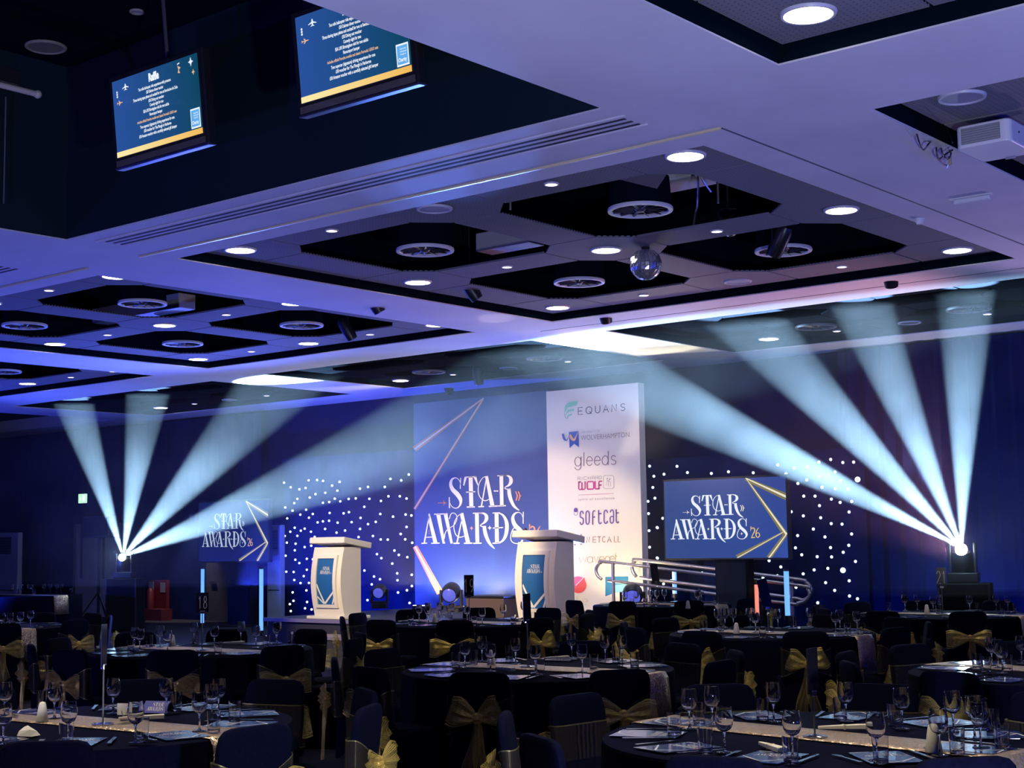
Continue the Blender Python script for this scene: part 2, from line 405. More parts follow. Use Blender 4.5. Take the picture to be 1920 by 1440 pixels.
def arcp(cx, cy, rx, ry, a0, a1, n=10): return [(cx+rx*cos(RAD(a0+(a1-a0)*k/n)), cy+ry*sin(RAD(a0+(a1-a0)*k/n))) for k in range(n+1)]
FONT_CACHE = {}
def text_mesh(t, bold=0.0, sp=1.0):
    k = (t, bold, sp)
    if k in FONT_CACHE: return FONT_CACHE[k]
    c = bpy.data.curves.new('txt', 'FONT'); c.body = t; c.size = 1; c.offset = bold; c.space_character = sp; c.resolution_u = 3
    o = bpy.data.objects.new('txt', c); COL.objects.link(o)
    dg = bpy.context.evaluated_depsgraph_get(); me = bpy.data.meshes.new_from_object(o.evaluated_get(dg))
    vs = [v.co.copy() for v in me.vertices]; fs = [tuple(p.vertices) for p in me.polygons]
    bpy.data.objects.remove(o); bpy.data.curves.remove(c); bpy.data.meshes.remove(me)
    FONT_CACHE[k] = (vs, fs); return vs, fs
def put_text(mb, t, pl, u0, u1, v0, h, w=.004, bold=0.0, sp=1.0, center=False, fit=True, asc=.70):
    vs, fs = text_mesh(t, bold, sp)
    x0 = min(v.x for v in vs); x1 = max(v.x for v in vs)
    sy = h/asc; sx = (u1-u0)/(x1-x0) if fit else sy
    if not fit and center:
        u0 = (u0+u1)/2-(x1-x0)*sx/2
    mb.add([pl.at(u0+(v.x-x0)*sx, v0+v.y*sy, w) for v in vs], fs)
    return mb

# ================================================================== ROOM SHELL
Z1, Z2, ZT = 4.5, 4.60, 6.17
XB = [(-28.2, -26.8), (-20.5, -19.12), (-13.29, -11.96), (-5.70, -4.355), (1.95, 3.3)]
YB = [(-.9, .45), (7.89, 9.16), (15.30, 16.50), (19.95, 21.2)]
XL, XR, YN, YF = -36.0, 9.0, -5.0, 21.0
def struct(name, mb, m, **k): return tag(mb.build(name, m, **k), kind='structure')
struct('floor', MB().box(XL, XR, YN, YF, -.1, 0), M_CARPET)
struct('wall_back', MB().box(XL, XR, YF, YF+.2, 0, ZT+.1), M_DRAPE)
struct('wall_left', MB().box(XL-.2, XL, YN, YF, 0, ZT+.1), M_DRAPE)
struct('wall_right', MB().box(XR, XR+.2, YN, YF, 0, ZT+.1), M_DRAPE)
struct('wall_front', MB().box(XL, XR, YN-.2, YN, 0, ZT+.1), M_DRAPE)
ceil = struct('ceiling', MB().box(XL, XR, YN, YF, ZT, ZT+.1), M_VOID)
# plastered soffit beams, cut at the crossings so that no two overlap
for (y0, y1) in YB:
    MB().box(XL, XR, y0, y1, Z1, Z2+.17).build('soffit_beam', M_SOFFIT, ceil)
gaps = [(YN, YB[0][0])]+[(YB[i][1], YB[i+1][0]) for i in range(3)]
for (x0, x1) in XB:
    for (g0, g1) in gaps:
        MB().box(x0, x1, g0, g1, Z1, Z2+.17).build('soffit_beam', M_SOFFIT, ceil)
# dark liner inside each coffer and the perforated panels of its grid
def lining(x0, x1, y0, y1, z1, m):
    mb = MB(); t = .012
    mb.box(x0, x0+t, y0, y1, Z1+.012, z1); mb.box(x1-t, x1, y0, y1, Z1+.012, z1)
    mb.box(x0+t, x1-t, y0, y0+t, Z1+.012, z1); mb.box(x0+t, x1-t, y1-t, y1, Z1+.012, z1)
    return mb.build('coffer_lining', m, ceil)
PANELS = {}
def coffer(x0, x1, y0, y1, M_MESH=M_MESH):
    lining(x0, x1, y0, y1, ZT, M_VOID)
    cx, cy = (x0+x1)/2, (y0+y1)/2
    hx, hy = (x1-x0)/2-.07, (y1-y0)/2-.07
    px, py = hx-.385, hy-.385
    if y1-y0 < 5: px, py = hx-.80, hy-.385
    if x1-x0 < 6: px = hx-.26
    s, g, c, e = .29, .026, .40, .30
    L = s+e                       # node plate reaches this far along the strips
    gx, gy = [-px, 0, px], [-py, 0, py]
    nd = []
    for i in range(3):
        for j in range(3):
            x, y = gx[i], gy[j]
            xa = -hx if i == 0 else x-L; xb = hx if i == 2 else x+L
            ya = -hy if j == 0 else y-L; yb = hy if j == 2 else y+L
            P = []
            def corner(sx, sy):
                ex = (sx < 0 and i > 0) or (sx > 0 and i < 2); ey = (sy < 0 and j > 0) or (sy > 0 and j < 2)
                X = xb if sx > 0 else xa; Y = yb if sy > 0 else ya
                if ex and ey: return [(x+sx*(L-g), y+sy*s), (x+sx*s, y+sy*(L-g))]
                if ex: return [(x+sx*(L-g), Y)]
                if ey: return [(X, y+sy*(L-g))]
                return [(X, Y)]
            a = corner(1, -1); b = corner(1, 1); cc = corner(-1, 1); d = corner(-1, -1)
            # counter-clockwise from lower right
            if len(a) == 2: a = [a[1], a[0]]
            if len(cc) == 2: cc = [cc[1], cc[0]]
            P = d+a+b+cc
            P = sorted(set((round(u, 4), round(v, 4)) for u, v in P), key=lambda q: atan2(q[1]-(ya+yb)/2, q[0]-(xa+xb)/2))
            MB().prism(P, .02, Matrix.Translation((cx, cy, Z2))).build('mesh_panel', M_MESH, ceil)
            nd.append((cx+x, cy+y))
    for j in range(3):
        ya = -hy if j == 0 else gy[j]-s; yb = hy if j == 2 else gy[j]+s
        for i in range(2):
            MB().box(cx+gx[i]+L, cx+gx[i+1]-L, cy+ya, cy+yb, Z2, Z2+.02).build('mesh_panel', M_MESH, ceil)
    for i in range(3):
        xa = -hx if i == 0 else gx[i]-s; xb = hx if i == 2 else gx[i]+s
        for j in range(2):
            MB().box(cx+xa, cx+xb, cy+gy[j]+L, cy+gy[j+1]-L, Z2, Z2+.02).build('mesh_panel', M_MESH, ceil)
    return cx, cy, px, py, nd
COF = {}
for key, xi, yi in (('main', 2, 1), ('left', 1, 1), ('near', 3, 0), ('projector', 3, 1), ('backmid', 2, 2), ('backright', 3, 2), ('backleft', 1, 2), ('farleft', 0, 1), ('backfar', 0, 2)):
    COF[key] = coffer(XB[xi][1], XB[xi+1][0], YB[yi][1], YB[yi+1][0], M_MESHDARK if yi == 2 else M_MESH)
# tall coffer with the screens: navy walls up to the high ceiling
lining(XB[2][1], XB[3][0], YB[0][1], YB[1][0], ZT, M_NAVYWALL)
lining(XB[1][1], XB[2][0], YB[0][1], YB[1][0], ZT, M_NAVYWALL)
# line details on the soffits: air slots and the brass strip around the middle coffer
for k in range(3):
    y = 8.17+k*.085
    MB().box(-11.75, -5.72, y, y+.030, Z1-.004, Z1-.001).build('air_slot', M_GROOVE, ceil)
    MB().box(-19.0, -13.55, y, y+.030, Z1-.004, Z1-.001).build('air_slot', M_GROOVE, ceil)
for a, b in ((8.10, 8.13), (8.385, 8.40)): MB().box(-11.80, -5.68, a, b, Z1-.012, Z1).build('air_slot_frame', M_SOFFIT, ceil)
MB().box(-12.1, -5.35, 8.815, 8.835, Z1-.016, Z1).build('brass_strip', M_GOLDLINE, ceil)
MB().box(-12.1, -5.35, 8.836, 8.850, Z1-.003, Z1).build('shadow_groove', M_GROOVE, ceil)
MB().box(-5.36, -5.345, 8.84, 15.6, Z1-.003, Z1).build('shadow_groove', M_NAVYTRIM, ceil)
MB().box(-19.2, -13.0, 8.815, 8.835, Z1-.016, Z1).build('brass_strip', M_GOLDLINE, ceil)
MB().box(-12.6, 2.0, 15.86, 15.872, Z1-.003, Z1).build('shadow_groove', M_GROOVE, ceil)
# hanging dark drapes on the back wall: real folds
def drape(name, x0, x1, y, z0, z1, m, amp=.05, pitch=.28, n=None):
    n = n or max(12, int((x1-x0)/pitch*6)); r0, r1 = [], []
    for k in range(n+1):
        x = x0+(x1-x0)*k/n; d = amp*sin(2*pi*(x-x0)/pitch+.6*sin(x*1.7))
        r0.append((x, y+d, z0)); r1.append((x, y+d*.8, z1))
    return MB().loft([r0, r1], cap=False, closed=False).build(name, m, smooth=True)
d1 = drape('curtain', -10.6, 4.0, 20.72, 0.02, 4.46, M_DRAPE); tag(d1, 'black pleated drape on the back wall right of the star cloth', 'curtain')
d2 = drape('curtain', -33.5, -24.2, 20.80, 2.2, 4.46, M_DRAPE, .02); tag(d2, 'dark valance drape over the pale door at the far left wall', 'curtain')

# ================================================================== CEILING FITTINGS
def lamp_big(lit=True):
    mb = MB().lathe([(.150, .012), (.172, .012), (.172, 0), (.165, -.012), (.148, -.012), (.145, .0)], 28, closed=True)
    return mb
trim_big = MB().lathe([(.140, .01), (.165, .01), (.165, -.004), (.158, -.016), (.142, -.016)], 28, closed=True).mesh('trim', M_TRIM, True)
lens_big = MB().lathe([(1e-4, -.012), (.141, -.012), (.141, .008), (1e-4, .008)], 28).mesh('lens', M_LAMP)
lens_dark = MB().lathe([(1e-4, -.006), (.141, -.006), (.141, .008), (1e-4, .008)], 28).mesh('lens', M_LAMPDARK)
lens_off = MB().lathe([(1e-4, -.006), (.141, -.006), (.141, .008), (1e-4, .008)], 28).mesh('lens', M_LAMPOFF)
trim_small = MB().lathe([(.050, .01), (.066, .01), (.066, -.004), (.062, -.012), (.052, -.012)], 18, closed=True).mesh('trim', M_TRIM, True)
lens_small = MB().lathe([(1e-4, -.010), (.051, -.010), (.051, .008), (1e-4, .008)], 18).mesh('lens', M_LAMPS)
WHERE = dict(main='the middle coffer', left='the coffer left of the middle one', near='the near coffer at the top edge', projector='the coffer with the projector', backmid='the coffer right above the stage backdrop',
             backright='the coffer at the back right', backleft='the coffer above the left star cloth', farleft='the farthest left coffer', backfar='the far back left coffer')
def downlight(x, y, z, big, lit, label, group):
    px, py = proj((x, y, z))
    if not (-60 < px < 1980 and -60 < py < 1500): return
    t = thing('ceiling_downlight', label, 'ceiling light', (x, y, z-.002), 0, group)
    link('trim_ring', trim_big if big else trim_small, t)
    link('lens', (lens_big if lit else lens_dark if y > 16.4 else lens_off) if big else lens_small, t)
unlit = {('main', 1), ('main', 5), ('projector', 2), ('backright', 1), ('backmid', 0)}
def side(i, j):
    return ['near', 'middle', 'far'][j]+' row, '+['left', 'centre', 'right'][i]
for key, (cx, cy, px, py, nd) in COF.items():
    k = 0
    for i in range(3):
        for j in range(3):
            x, y = nd[k]
            lit = (key, k) not in {('main', 1*3+2-0), }  # placeholder kept simple
            lit = not ((key == 'main' and (i, j) in ((0, 1), )) or False)
            if key == 'main': lit = (i, j) not in ((1, 0), (1, 2))
            if key == 'projector': lit = False
            if key in ('backmid', 'backright', 'backleft', 'backfar'):
                lit = (i, j) == (0, 2)
                if (i, j) not in ((0, 2), (1, 2)): k += 1; continue
            downlight(x, y, Z2, True, lit, ('lit' if lit else 'unlit')+' large round downlight in '+WHERE[key]+', '+side(i, j), 'large ceiling downlights')
            k += 1
    for (i, j, x, y) in ((.5, 0, cx-px/2, cy-py), (1.5, 0, cx+px/2, cy-py), (.5, 1, cx-px/2, cy), (1.5, 1, cx+px/2, cy), (.5, 2, cx-px/2, cy+py), (1.5, 2, cx+px/2, cy+py)):
        if key.startswith('back') and j < 2: continue
        downlight(x, y, Z2, False, True, 'small round spotlight in '+WHERE[key]+', '+['near', 'middle', 'far'][j]+' strip, '+('left' if i < 1 else 'right')+' half', 'small ceiling spotlights')
# ring air diffusers hanging in the openings
ring_me = MB().lathe([(.255, 0), (.262, .02), (.295, .02), (.300, 0), (.295, -.012), (.262, -.012)], 36, closed=True).mesh('ring', M_WHITE, True)
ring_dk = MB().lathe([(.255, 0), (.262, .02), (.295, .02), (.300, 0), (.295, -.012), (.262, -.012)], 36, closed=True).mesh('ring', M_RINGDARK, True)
vane_me = MB().box(.07, .258, -.012, .012, .0, .006, Matrix.Rotation(RAD(35), 4, 'X')).mesh('vane', mat('vane_grey', (.05, .05, .06), .4))
hub_me = MB().lathe([(1e-4, -.02), (.035, -.018), (.045, 0), (.075, .02), (.075, .05), (1e-4, .05)], 18).mesh('hub', mat('vane_grey', (.05, .05, .06), .4), True)
can_me = MB().lathe([(.29, .02), (.27, .30), (1e-4, .30)], 24).mesh('can', M_VOID, True)
for key in ('main', 'left', 'projector', 'backmid', 'backright', 'backleft', 'farleft'):
    cx, cy, px, py, nd = COF[key]
    for sx in (-1, 1):
        for sy in (-1, 1):
            x, y = cx+sx*px/2, cy+sy*py/2
            if key.startswith('back') and sy < 0: continue
            p = proj((x, y, 4.6))
            if not (-40 < p[0] < 1960 and p[1] > -40): continue
            t = thing('air_diffuser', 'round ring air diffuser in '+WHERE[key]+', '+('near' if sy < 0 else 'far')+(' left' if sx < 0 else ' right')+' opening', 'air vent', (x, y, 4.585), .3*sx+sy, 'ring air diffusers')
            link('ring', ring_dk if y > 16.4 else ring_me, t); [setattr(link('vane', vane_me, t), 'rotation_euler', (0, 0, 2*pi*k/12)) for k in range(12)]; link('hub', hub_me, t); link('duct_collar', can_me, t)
# ducts, trays and gear glimpsed in the openings
M_DUCT = mat('pale_duct', (.50, .50, .54), .6)
def ductbox(px0, px1, py, z, dy, dz, label, m=M_DUCT):
    a = atZ(px0, py, z); b = atZ(px1, py, z)
    x0, x1 = sorted((a.x, b.x)); y = (a.y+b.y)/2
    o = MB().box(x0, x1, a.y, a.y+dy, z, z+dz).build('air_duct', m); bevel(o, .01)
    return tag(o, label, 'duct')
cx, cy, px, py, nd = COF['main']
for x0, x1, y0, y1, z, lab in ((-8.4, -6.5, 11.75, 12.2, 5.05, 'pale air duct behind the near right ring diffuser of the middle coffer'),
                               (-8.35, -6.9, 10.05, 10.35, 4.95, 'short pale duct behind the near edge of the middle coffer'),
                               (-11.2, -10.4, 12.9, 13.2, 5.0, 'pale duct end above the far left opening of the middle coffer'),
                               (-19.0, -16.9, 13.0, 13.3, 5.0, 'pale duct above the coffer left of the middle one')):
    o = MB().box(x0, x1, y0, y1, z, z+.22).build('air_duct', M_DUCT); bevel(o, .015); tag(o, lab, 'duct')
for (x, y, h, lab) in ((-8.43, 10.2, 1.1, 'thin steel hanger rod beside the near strip of the middle coffer'), (-7.5, 11.25, .8, 'thin hanger rod below the near right ring diffuser'),
                       (-6.9, 11.3, 1.0, 'thin hanger rod in the near right opening of the middle coffer')):
    tag(MB().tube([(x, y, Z2+.02), (x, y, Z2+h)], .012, 6).build('hanger_rod', M_STEEL), lab, 'rod')
pts = [atZ(1310, 330, 4.9)+Vector((0, 0, .35)), atZ(1309, 370, 4.78), atZ(1304, 400, 4.72), atZ(1300, 425, 4.70)]
tag(MB().tube(crom([tuple(p) for p in pts], 6), .010, 6).build('hanging_cable', M_STEEL), 'pale loose cable hanging in the near right opening of the middle coffer', 'cable')
pts = [(-7.05, 10.9, 5.5), (-7.03, 11.0, 5.1), (-6.98, 11.15, 4.85), (-6.94, 11.25, 4.72)]
tag(MB().tube(crom(pts, 6), .008, 6).build('hanging_cable', M_STEEL), 'short loose cable hanging beside the near right ring diffuser', 'cable')
# hinged open flap at the near edge of the middle coffer
a, b, c = atZ(1150, 334, 4.66), atZ(1260, 312, 4.66), atZ(1232, 354, 4.52)
fl = MB(); n_ = Vector((0, 0, .012)); fl.add([a, b, c, a+n_, b+n_, c+n_], [(0, 2, 1), (3, 4, 5), (0, 1, 4, 3), (1, 2, 5, 4), (2, 0, 3, 5)])
tag(fl.build('ceiling_flap', mat('flap_grey', (.10, .09, .10), .7)), 'dark hinged ceiling flap hanging open beside the lit near corner downlight', 'flap')
# spot fixtures clamped to the grid
def clamp_light(px, py, z, rz, tilt, label, me=None):
    p = atZ(px, py, z)
    t = thing('stage_lantern', label, 'stage light', p, rz)
    R = Matrix.Translation((0, 0, -.12)) @ Matrix.Rotation(tilt, 4, 'X')
    MB().lathe([(1e-4, -.17), (.075, -.17), (.085, -.10), (.085, .10), (.06, .16), (1e-4, .16)], 16, R).build('lamp_can', M_BLACKPL, t, True)
    MB().lathe([(1e-4, -.174), (.066, -.174), (.066, -.168), (1e-4, -.168)], 16, R).build('lens', M_HEADLENS, t)
    y = MB(); y.tube([(-.10, 0, -.12), (-.10, 0, .02), (.10, 0, .02), (.10, 0, -.12)], .010, 6); y.build('yoke', M_BLACKPL, t)
    MB().tube([(0, 0, .02), (0, 0, ZT-p.z)], .012, 8).build('hanging_pole', M_BLACKPL, t)
    return t
clamp_light(1365, 395, 4.98, .4, 1.2, 'black lantern lying in the near right opening of the middle coffer')
clamp_light(1462, 428, 4.68, 1.2, .7, 'black lantern clamped below the right strip of the middle coffer')
clamp_light(1668, 492, 4.72, .3, .5, 'black lantern clamped at the far right edge of the middle coffer')
clamp_light(1133, 565, 4.72, .3, .5, 'black lantern clamped at the far corner edge of the middle coffer')
clamp_light(880, 520, 4.76, -.6, .6, 'black lantern clamped at the left edge of the far left opening')
clamp_light(700, 545, 4.72, -.6, .5, 'black lantern hung at the far left edge of the middle coffer')
clamp_light(650, 600, 4.72, -.6, .5, 'black lantern hung in the coffer left of the middle one')
clamp_light(896, 690, 4.60, .2, .2, 'dark round lantern hung above the stage backdrop')
clamp_light(590, 478, 4.95, .6, .9, 'dark floodlight inside the near left opening of the middle coffer')
clamp_light(840, 712, 4.66, .5, .9, 'dark floodlight hung beside the lit downlight above the backdrop')
# mirror ball
p = atZ(1211, 496, 4.42)
t = thing('mirror_ball', 'half-lit glittering mirror ball hanging under the middle coffer', 'mirror ball', p)
fb = MB(); rr = .165; NB = 14
for i in range(1, NB):
    z0, z1 = -cos(pi*i/NB)*rr, -cos(pi*(i+1)/NB)*rr
    r0, r1 = sin(pi*i/NB)*rr, sin(pi*(i+1)/NB)*rr
    m = max(6, int(26*sin(pi*(i+.5)/NB)))
    for k in range(m):
        a0, a1 = 2*pi*(k+.04)/m, 2*pi*(k+.96)/m
        j = [random.uniform(-.004, .004) for _ in range(4)]
        fb.add([((r0+j[0])*cos(a0), (r0+j[0])*sin(a0), z0), ((r0+j[1])*cos(a1), (r0+j[1])*sin(a1), z0), ((r1+j[2])*cos(a1), (r1+j[2])*sin(a1), z1), ((r1+j[3])*cos(a0), (r1+j[3])*sin(a0), z1)], [(0, 1, 2, 3)])
tag(fb.build('mirror_facets', mat('mirror', (.85, .88, .9), .22, .85), t), kind='stuff')
MB().sphere((0, 0, 0), .158, 20, 14).build('core', M_BLACKPL, t, True)
MB().tube([(0, 0, .16), (0, 0, Z2-p.z)], .006, 6).build('hanger', M_STEEL, t)
MB().lathe([(1e-4, .21), (.045, .21), (.045, .165), (.03, .15), (1e-4, .15)], 14).build('motor', M_BLACKPL, t, True)
# fitting on the soffit at the right, high-ceiling spots
p = atZ(1822, 368, Z1)
t = thing('emergency_light', 'slim white emergency light under the soffit below the projector', 'light fitting', p, RAD(2))
bevel(MB().box(-.16, .16, -.02, .02, -.05, -.01).build('housing', M_WHITE, t), .01)
MB().box(-.19, .19, -.03, .03, -.010, 0).build('base_plate', M_WHITE, t)
p = atZ(1724, 410, Z1)
t = thing('smoke_detector', 'small white smoke detector under the soffit beside the middle coffer', 'detector', p)
MB().lathe([(1e-4, -.05), (.03, -.05), (.04, -.02), (.05, 0), (1e-4, 0)], 16).build('housing', M_WHITE, t, True)
p = atZ(86, 87, ZT)
t = thing('ceiling_speaker', 'large round ceiling speaker with grille above the hanging screens', 'speaker', p)
MB().lathe([(.155, 0), (.185, 0), (.185, -.012), (.17, -.02), (.155, -.012)], 28, closed=True).build('rim', mat('speaker_rim', (.30, .28, .22), .5), t, True)
MB().lathe([(1e-4, -.008), (.156, -.010), (.156, 0), (1e-4, 0)], 28).build('grille', mat('speaker_grille', (.16, .15, .13), .7), t, True)
p = atZ(257, 21, ZT)
t = thing('recessed_spotlight', 'small unlit recessed spotlight in the high dark ceiling', 'ceiling light', p)
MB().lathe([(.042, 0), (.065, 0), (.065, -.010), (.055, -.016), (.042, -.012)], 20, closed=True).build('rim', mat('spot_rim', (.34, .31, .27), .5), t, True)
MB().lathe([(1e-4, -.004), (.043, -.004), (.043, 0), (1e-4, 0)], 20).build('lens', M_LAMPOFF, t)

# ================================================================== HANGING SCREENS
LINES = [('Ten mile helicopter ride experience with prosecco', .31, .69, 0), ('£50 Oakman dinner voucher', .40, .60, 0), ('Three sharing tapas plates and cocktail for two at Revolucion de Cuba', .24, .76, 0),
         ('£50 Dining out voucher', .42, .60, 0), ('Comedy night for two', .43, .59, 0), ('SEA LIFE Birmingham visit for two adults', .35, .65, 0), ('Flavoursport hamper', .42, .57, 0),
         ('includes official Porsche models and classic Formula1 LEGO sets', .27, .73, 1), ('Two supercar (signature) driving experience for one', .30, .70, 0), ('£50 voucher for The Plough in Harborne', .34, .66, 0),
         ('£50 Amazon voucher with a carefully selected gift hamper', .28, .72, 0)]
def plane_icon(x, y, s, a):
    body = [(0, .5), (.08, .3), (.08, .1), (.45, -.15), (.45, -.25), (.08, -.12), (.06, -.35), (.2, -.48), (.2, -.55), (0, -.48), (-.2, -.55), (-.2, -.48), (-.06, -.35), (-.08, -.12), (-.45, -.25), (-.45, -.15), (-.08, .1), (-.08, .3)]
    return [(x+s*(u*cos(a)-v*sin(a)), y+s*(u*sin(a)+v*cos(a))) for u, v in body]
def star4(x, y, rx, ry): return [(x, y+ry), (x+rx*.28, y+ry*.28), (x+rx, y), (x+rx*.28, y-ry*.28), (x, y-ry), (x-rx*.28, y-ry*.28), (x-rx, y), (x-rx*.28, y+ry*.28)]
def hanging_tv(cx, cz, label):
    tvw, tvh, Y = 1.19, .76, 7.0
    t = thing('hanging_screen', label, 'screen', (cx, Y, cz), 0, 'raffle screens hung from the high ceiling'); t.rotation_euler = (RAD(6), 0, 0)
    bevel(MB().box(-tvw/2, tvw/2, -.03, .06, -tvh/2, tvh/2).build('casing', M_BLACKPL, t), .012)
    gl = MB().box(-tvw/2+.03, tvw/2-.03, -.034, -.030, -tvh/2+.02, -tvh/2+.07).build('lower_bezel', mat('bezel_gloss', (.10, .09, .08), .12, coat=1.0), t)
    pw, ph = 1.09, .62; pl = Plane((-pw/2, -.032, -ph/2+.025), (1, 0, 0), (0, 0, 1)); f = lambda u, v: (u*pw, v*ph)
    lay([[(0, 0), (1, 0), (1, 1), (0, 1)]], pl, f, .001).build('picture', M_TVBLUE, t)
    lay([[(0, 0), (1, 0), (1, .07), (0, .07)]], pl, f, .003).build('yellow_band', M_EYELLOW, t)
    mb = MB(); mo = MB()
    for i, (s, a, b, o) in enumerate(LINES):
        v = .765-.0585*i-(.012 if i > 7 else 0)
        put_text(mo if o else mb, s, pl, a*pw, b*pw, v*ph, .032*ph if o else .037*ph, .003, .028)
    put_text(mb, 'Raffle', pl, .44*pw, .56*pw, .850*ph, .095*ph, .003, .06)
    sh = [plane_icon(.16, .885, .085, 0), circ(.055, .845, .008, .014), circ(.055, .815, .008, .014), circ(.055, .785, .008, .014), star4(.925, .915, .028, .060),
          [(.775, .93), (.80, .94), (.80, .955), (.775, .945)]]
    mb.build('lettering', M_EWHITE, t)
    for nm, P in zip(('airplane_icon', 'dot', 'dot', 'dot', 'star_icon', 'flag_icon'), sh): lay([P], pl, f, .003).build(nm, M_EWHITE, t)
    for nm, P in zip(('airplane_icon', 'star_icon', 'flag_icon'), [plane_icon(.083, .70, .07, -pi/2), star4(.945, .78, .018, .040), [(.775, .92), (.81, .89), (.79, .865), (.80, .82), (.775, .83), (.785, .87)]]): lay([P], pl, f, .003).build(nm, M_EORANGE, t)
    mo.build('lettering', M_EORANGE, t)
    q = lay([[(.88, .085), (.985, .085), (.985, .33), (.88, .33)]], pl, f, .003).build('charity_card', M_EWHITE, t)
    q2 = lay([[(.888, .105), (.977, .105), (.977, .31), (.888, .31)]], pl, f, .004).build('charity_card_fill', M_ESKY, t)
    cb = MB()
    put_text(cb, 'Supporting', pl, .915*pw, .965*pw, .265*ph, .018*ph, .006, .01); put_text(cb, 'local people', pl, .915*pw, .97*pw, .235*ph, .018*ph, .006, .01); put_text(cb, 'through our', pl, .915*pw, .965*pw, .205*ph, .018*ph, .006, .01)
    put_text(cb, 'Charity', pl, .895*pw, .968*pw, .135*ph, .040*ph, .006, .03); cb.build('charity_lettering', M_EWHITE, t)
    MB().tube([(.02, .10, -.1), (.02, .10, (ZT-cz))], .016, 8).build('hanger_pole', mat('grey_pole', (.12, .12, .13), .4, .6), t)
    bevel(MB().box(-.14, .18, .06, .11, -.16, .16).build('bracket', M_BLACKPL, t), .008)
    return t
hanging_tv(-9.36, 5.035, 'hanging screen with the raffle list on a thin pole, fully in view')
hanging_tv(-7.16, 5.035, 'hanging screen with the raffle list, its corner hidden by the pale soffit')
# rolled projection screen hung in the tall coffer at the left edge
p = atY(68, 176, 6.7)
t = thing('rolled_projection_screen', 'rolled projection screen with a pale bottom bar cut by the left frame edge', 'projection screen', p)
MB().tube([(0, 0, 0), (0, -3.2, 0)], .026, 10).build('bottom_bar', mat('pale_bar', (.46, .42, .36), .5), t, True)
MB().sphere((0, .012, 0), .036, 10, 8).build('end_cap', mat('pale_bar', (.46, .42, .36), .5), t, True)
bevel(MB().box(-.09, .02, -3.2, -.16, .02, .16).build('roller_case', M_BLACKPL, t), .01)
for yy in (-.5, -2.6): MB().tube([(-.03, yy, .15), (-.03, yy, ZT-p.z)], .007, 6).build('hanger', M_STEEL, t)
q_ = atY(11, 182, 7.2)
tag(MB().tube([(q_.x, 7.2, q_.z), (q_.x, 7.2, Z2+.13)], .008, 6).build('hanging_wire', mat('wire_grey', (.10, .11, .12), .5)), 'thin vertical wire hanging down to the soffit at the left edge', 'wire')

# ================================================================== PROJECTOR
zb = 4.36
P1, P2, P3 = atZ(1792, 281, zb), atZ(1870, 265, zb), atZ(1850, 304, zb)
wx, wy, hz = .40, P3.y-P1.y, .165
t = thing('projector', 'white projector with side grille hanging below the ceiling coffer', 'projector', (P1.x+wx/2, P1.y+wy/2, zb))
def rrect(x0, x1, y0, y1, r, n=5):
    o = []
    for cx_, cy_, a in ((x1-r, y0+r, -90), (x1-r, y1-r, 0), (x0+r, y1-r, 90), (x0+r, y0+r, 180)):
        o += arcp(cx_, cy_, r, r, a, a+90, n)
    return o
bd = MB().prism(rrect(-wx/2, wx/2, -wy/2, wy/2, .05), hz).build('body', M_WHITE, t); bevel(bd, .012)
MB().box(-wx/2+.045, wx/2-.07, -wy/2-.004, -wy/2+.01, .025, hz-.022).build('grille_panel', mat('grille_grey', (.22, .23, .23), .6), t)
for k in range(7):
    z = .032+k*.017
    MB().box(-wx/2+.05, wx/2-.075, -wy/2-.008, -wy/2-.003, z, z+.006).build('louvre', mat('louvre_grey', (.36, .37, .36), .5), t)
MB().lathe([(1e-4, .0), (.052, .0), (.060, .02), (.060, .05), (.050, .055), (.046, .02), (1e-4, .016)], 20, Matrix.Translation((wx/2-.01, .10, .085)) @ Matrix.Rotation(pi/2, 4, 'Y')).build('lens', M_BLACKPL, t, True)
MB().lathe([(1e-4, 0), (.008, 0), (.008, .004), (1e-4, .004)], 10, Matrix.Translation((wx/2, -.08, .09)) @ Matrix.Rotation(pi/2, 4, 'Y')).build('sensor', M_BLACKPL, t)
MB().box(-.13, .13, -.10, .10, hz, hz+.03).build('mount_plate', mat('mount_grey', (.55, .50, .50), .4, .5), t)
MB().tube([(0, 0, hz+.03), (0, 0, Z2-zb)], .025, 12).build('mount_pole', M_STEEL, t)
bevel(MB().box(-.02, .06, wy/2-.03, wy/2-.01, -.012, 0).build('adjustable_foot', M_STEEL, t), .003)
M_CABLE = mat('dark_cable', (.012, .016, .03), .5)
def cable(pts, r, label, m=M_CABLE): return tag(MB().tube(crom(pts, 8), r, 6).build('hanging_cable', m), label, 'cable')
def zpt(x, y, z=4.44): return tuple(atZ(x, y, z))
cable([zpt(1716, 235, 4.62), zpt(1722, 262), zpt(1731, 281), zpt(1741, 270), zpt(1749, 260, 4.6)], .006, 'single thin cable loop hanging under the soffit beside the projector')
cable([zpt(1756, 262, 4.62), zpt(1756, 285), zpt(1760, 298), zpt(1772, 290), zpt(1786, 281)], .007, 'outer loop of the dark cable bunch beside the projector')
cable([zpt(1765, 268, 4.62), zpt(1766, 285), zpt(1776, 299), zpt(1783, 288), zpt(1776, 274, 4.6)], .007, 'inner loop of the dark cable bunch beside the projector')
cable([zpt(1776, 225, 4.66), zpt(1764, 234, 4.64), zpt(1777, 246, 4.6), zpt(1786, 268)], .005, 'green lit cable running down to the projector')
cable([zpt(1760, 296), zpt(1768, 307), zpt(1777, 309), zpt(1783, 296)], .005, 'cable tail with plugs below the projector bunch')
t = thing('cable_plug', 'small tan cable plugs dangling from the bunch beside the projector', 'plug', atZ(1781, 300, 4.42))
bevel(MB().box(-.012, .012, -.008, .008, -.04, .03).build('shell', mat('tan_plug', (.42, .34, .22), .5), t), .003)
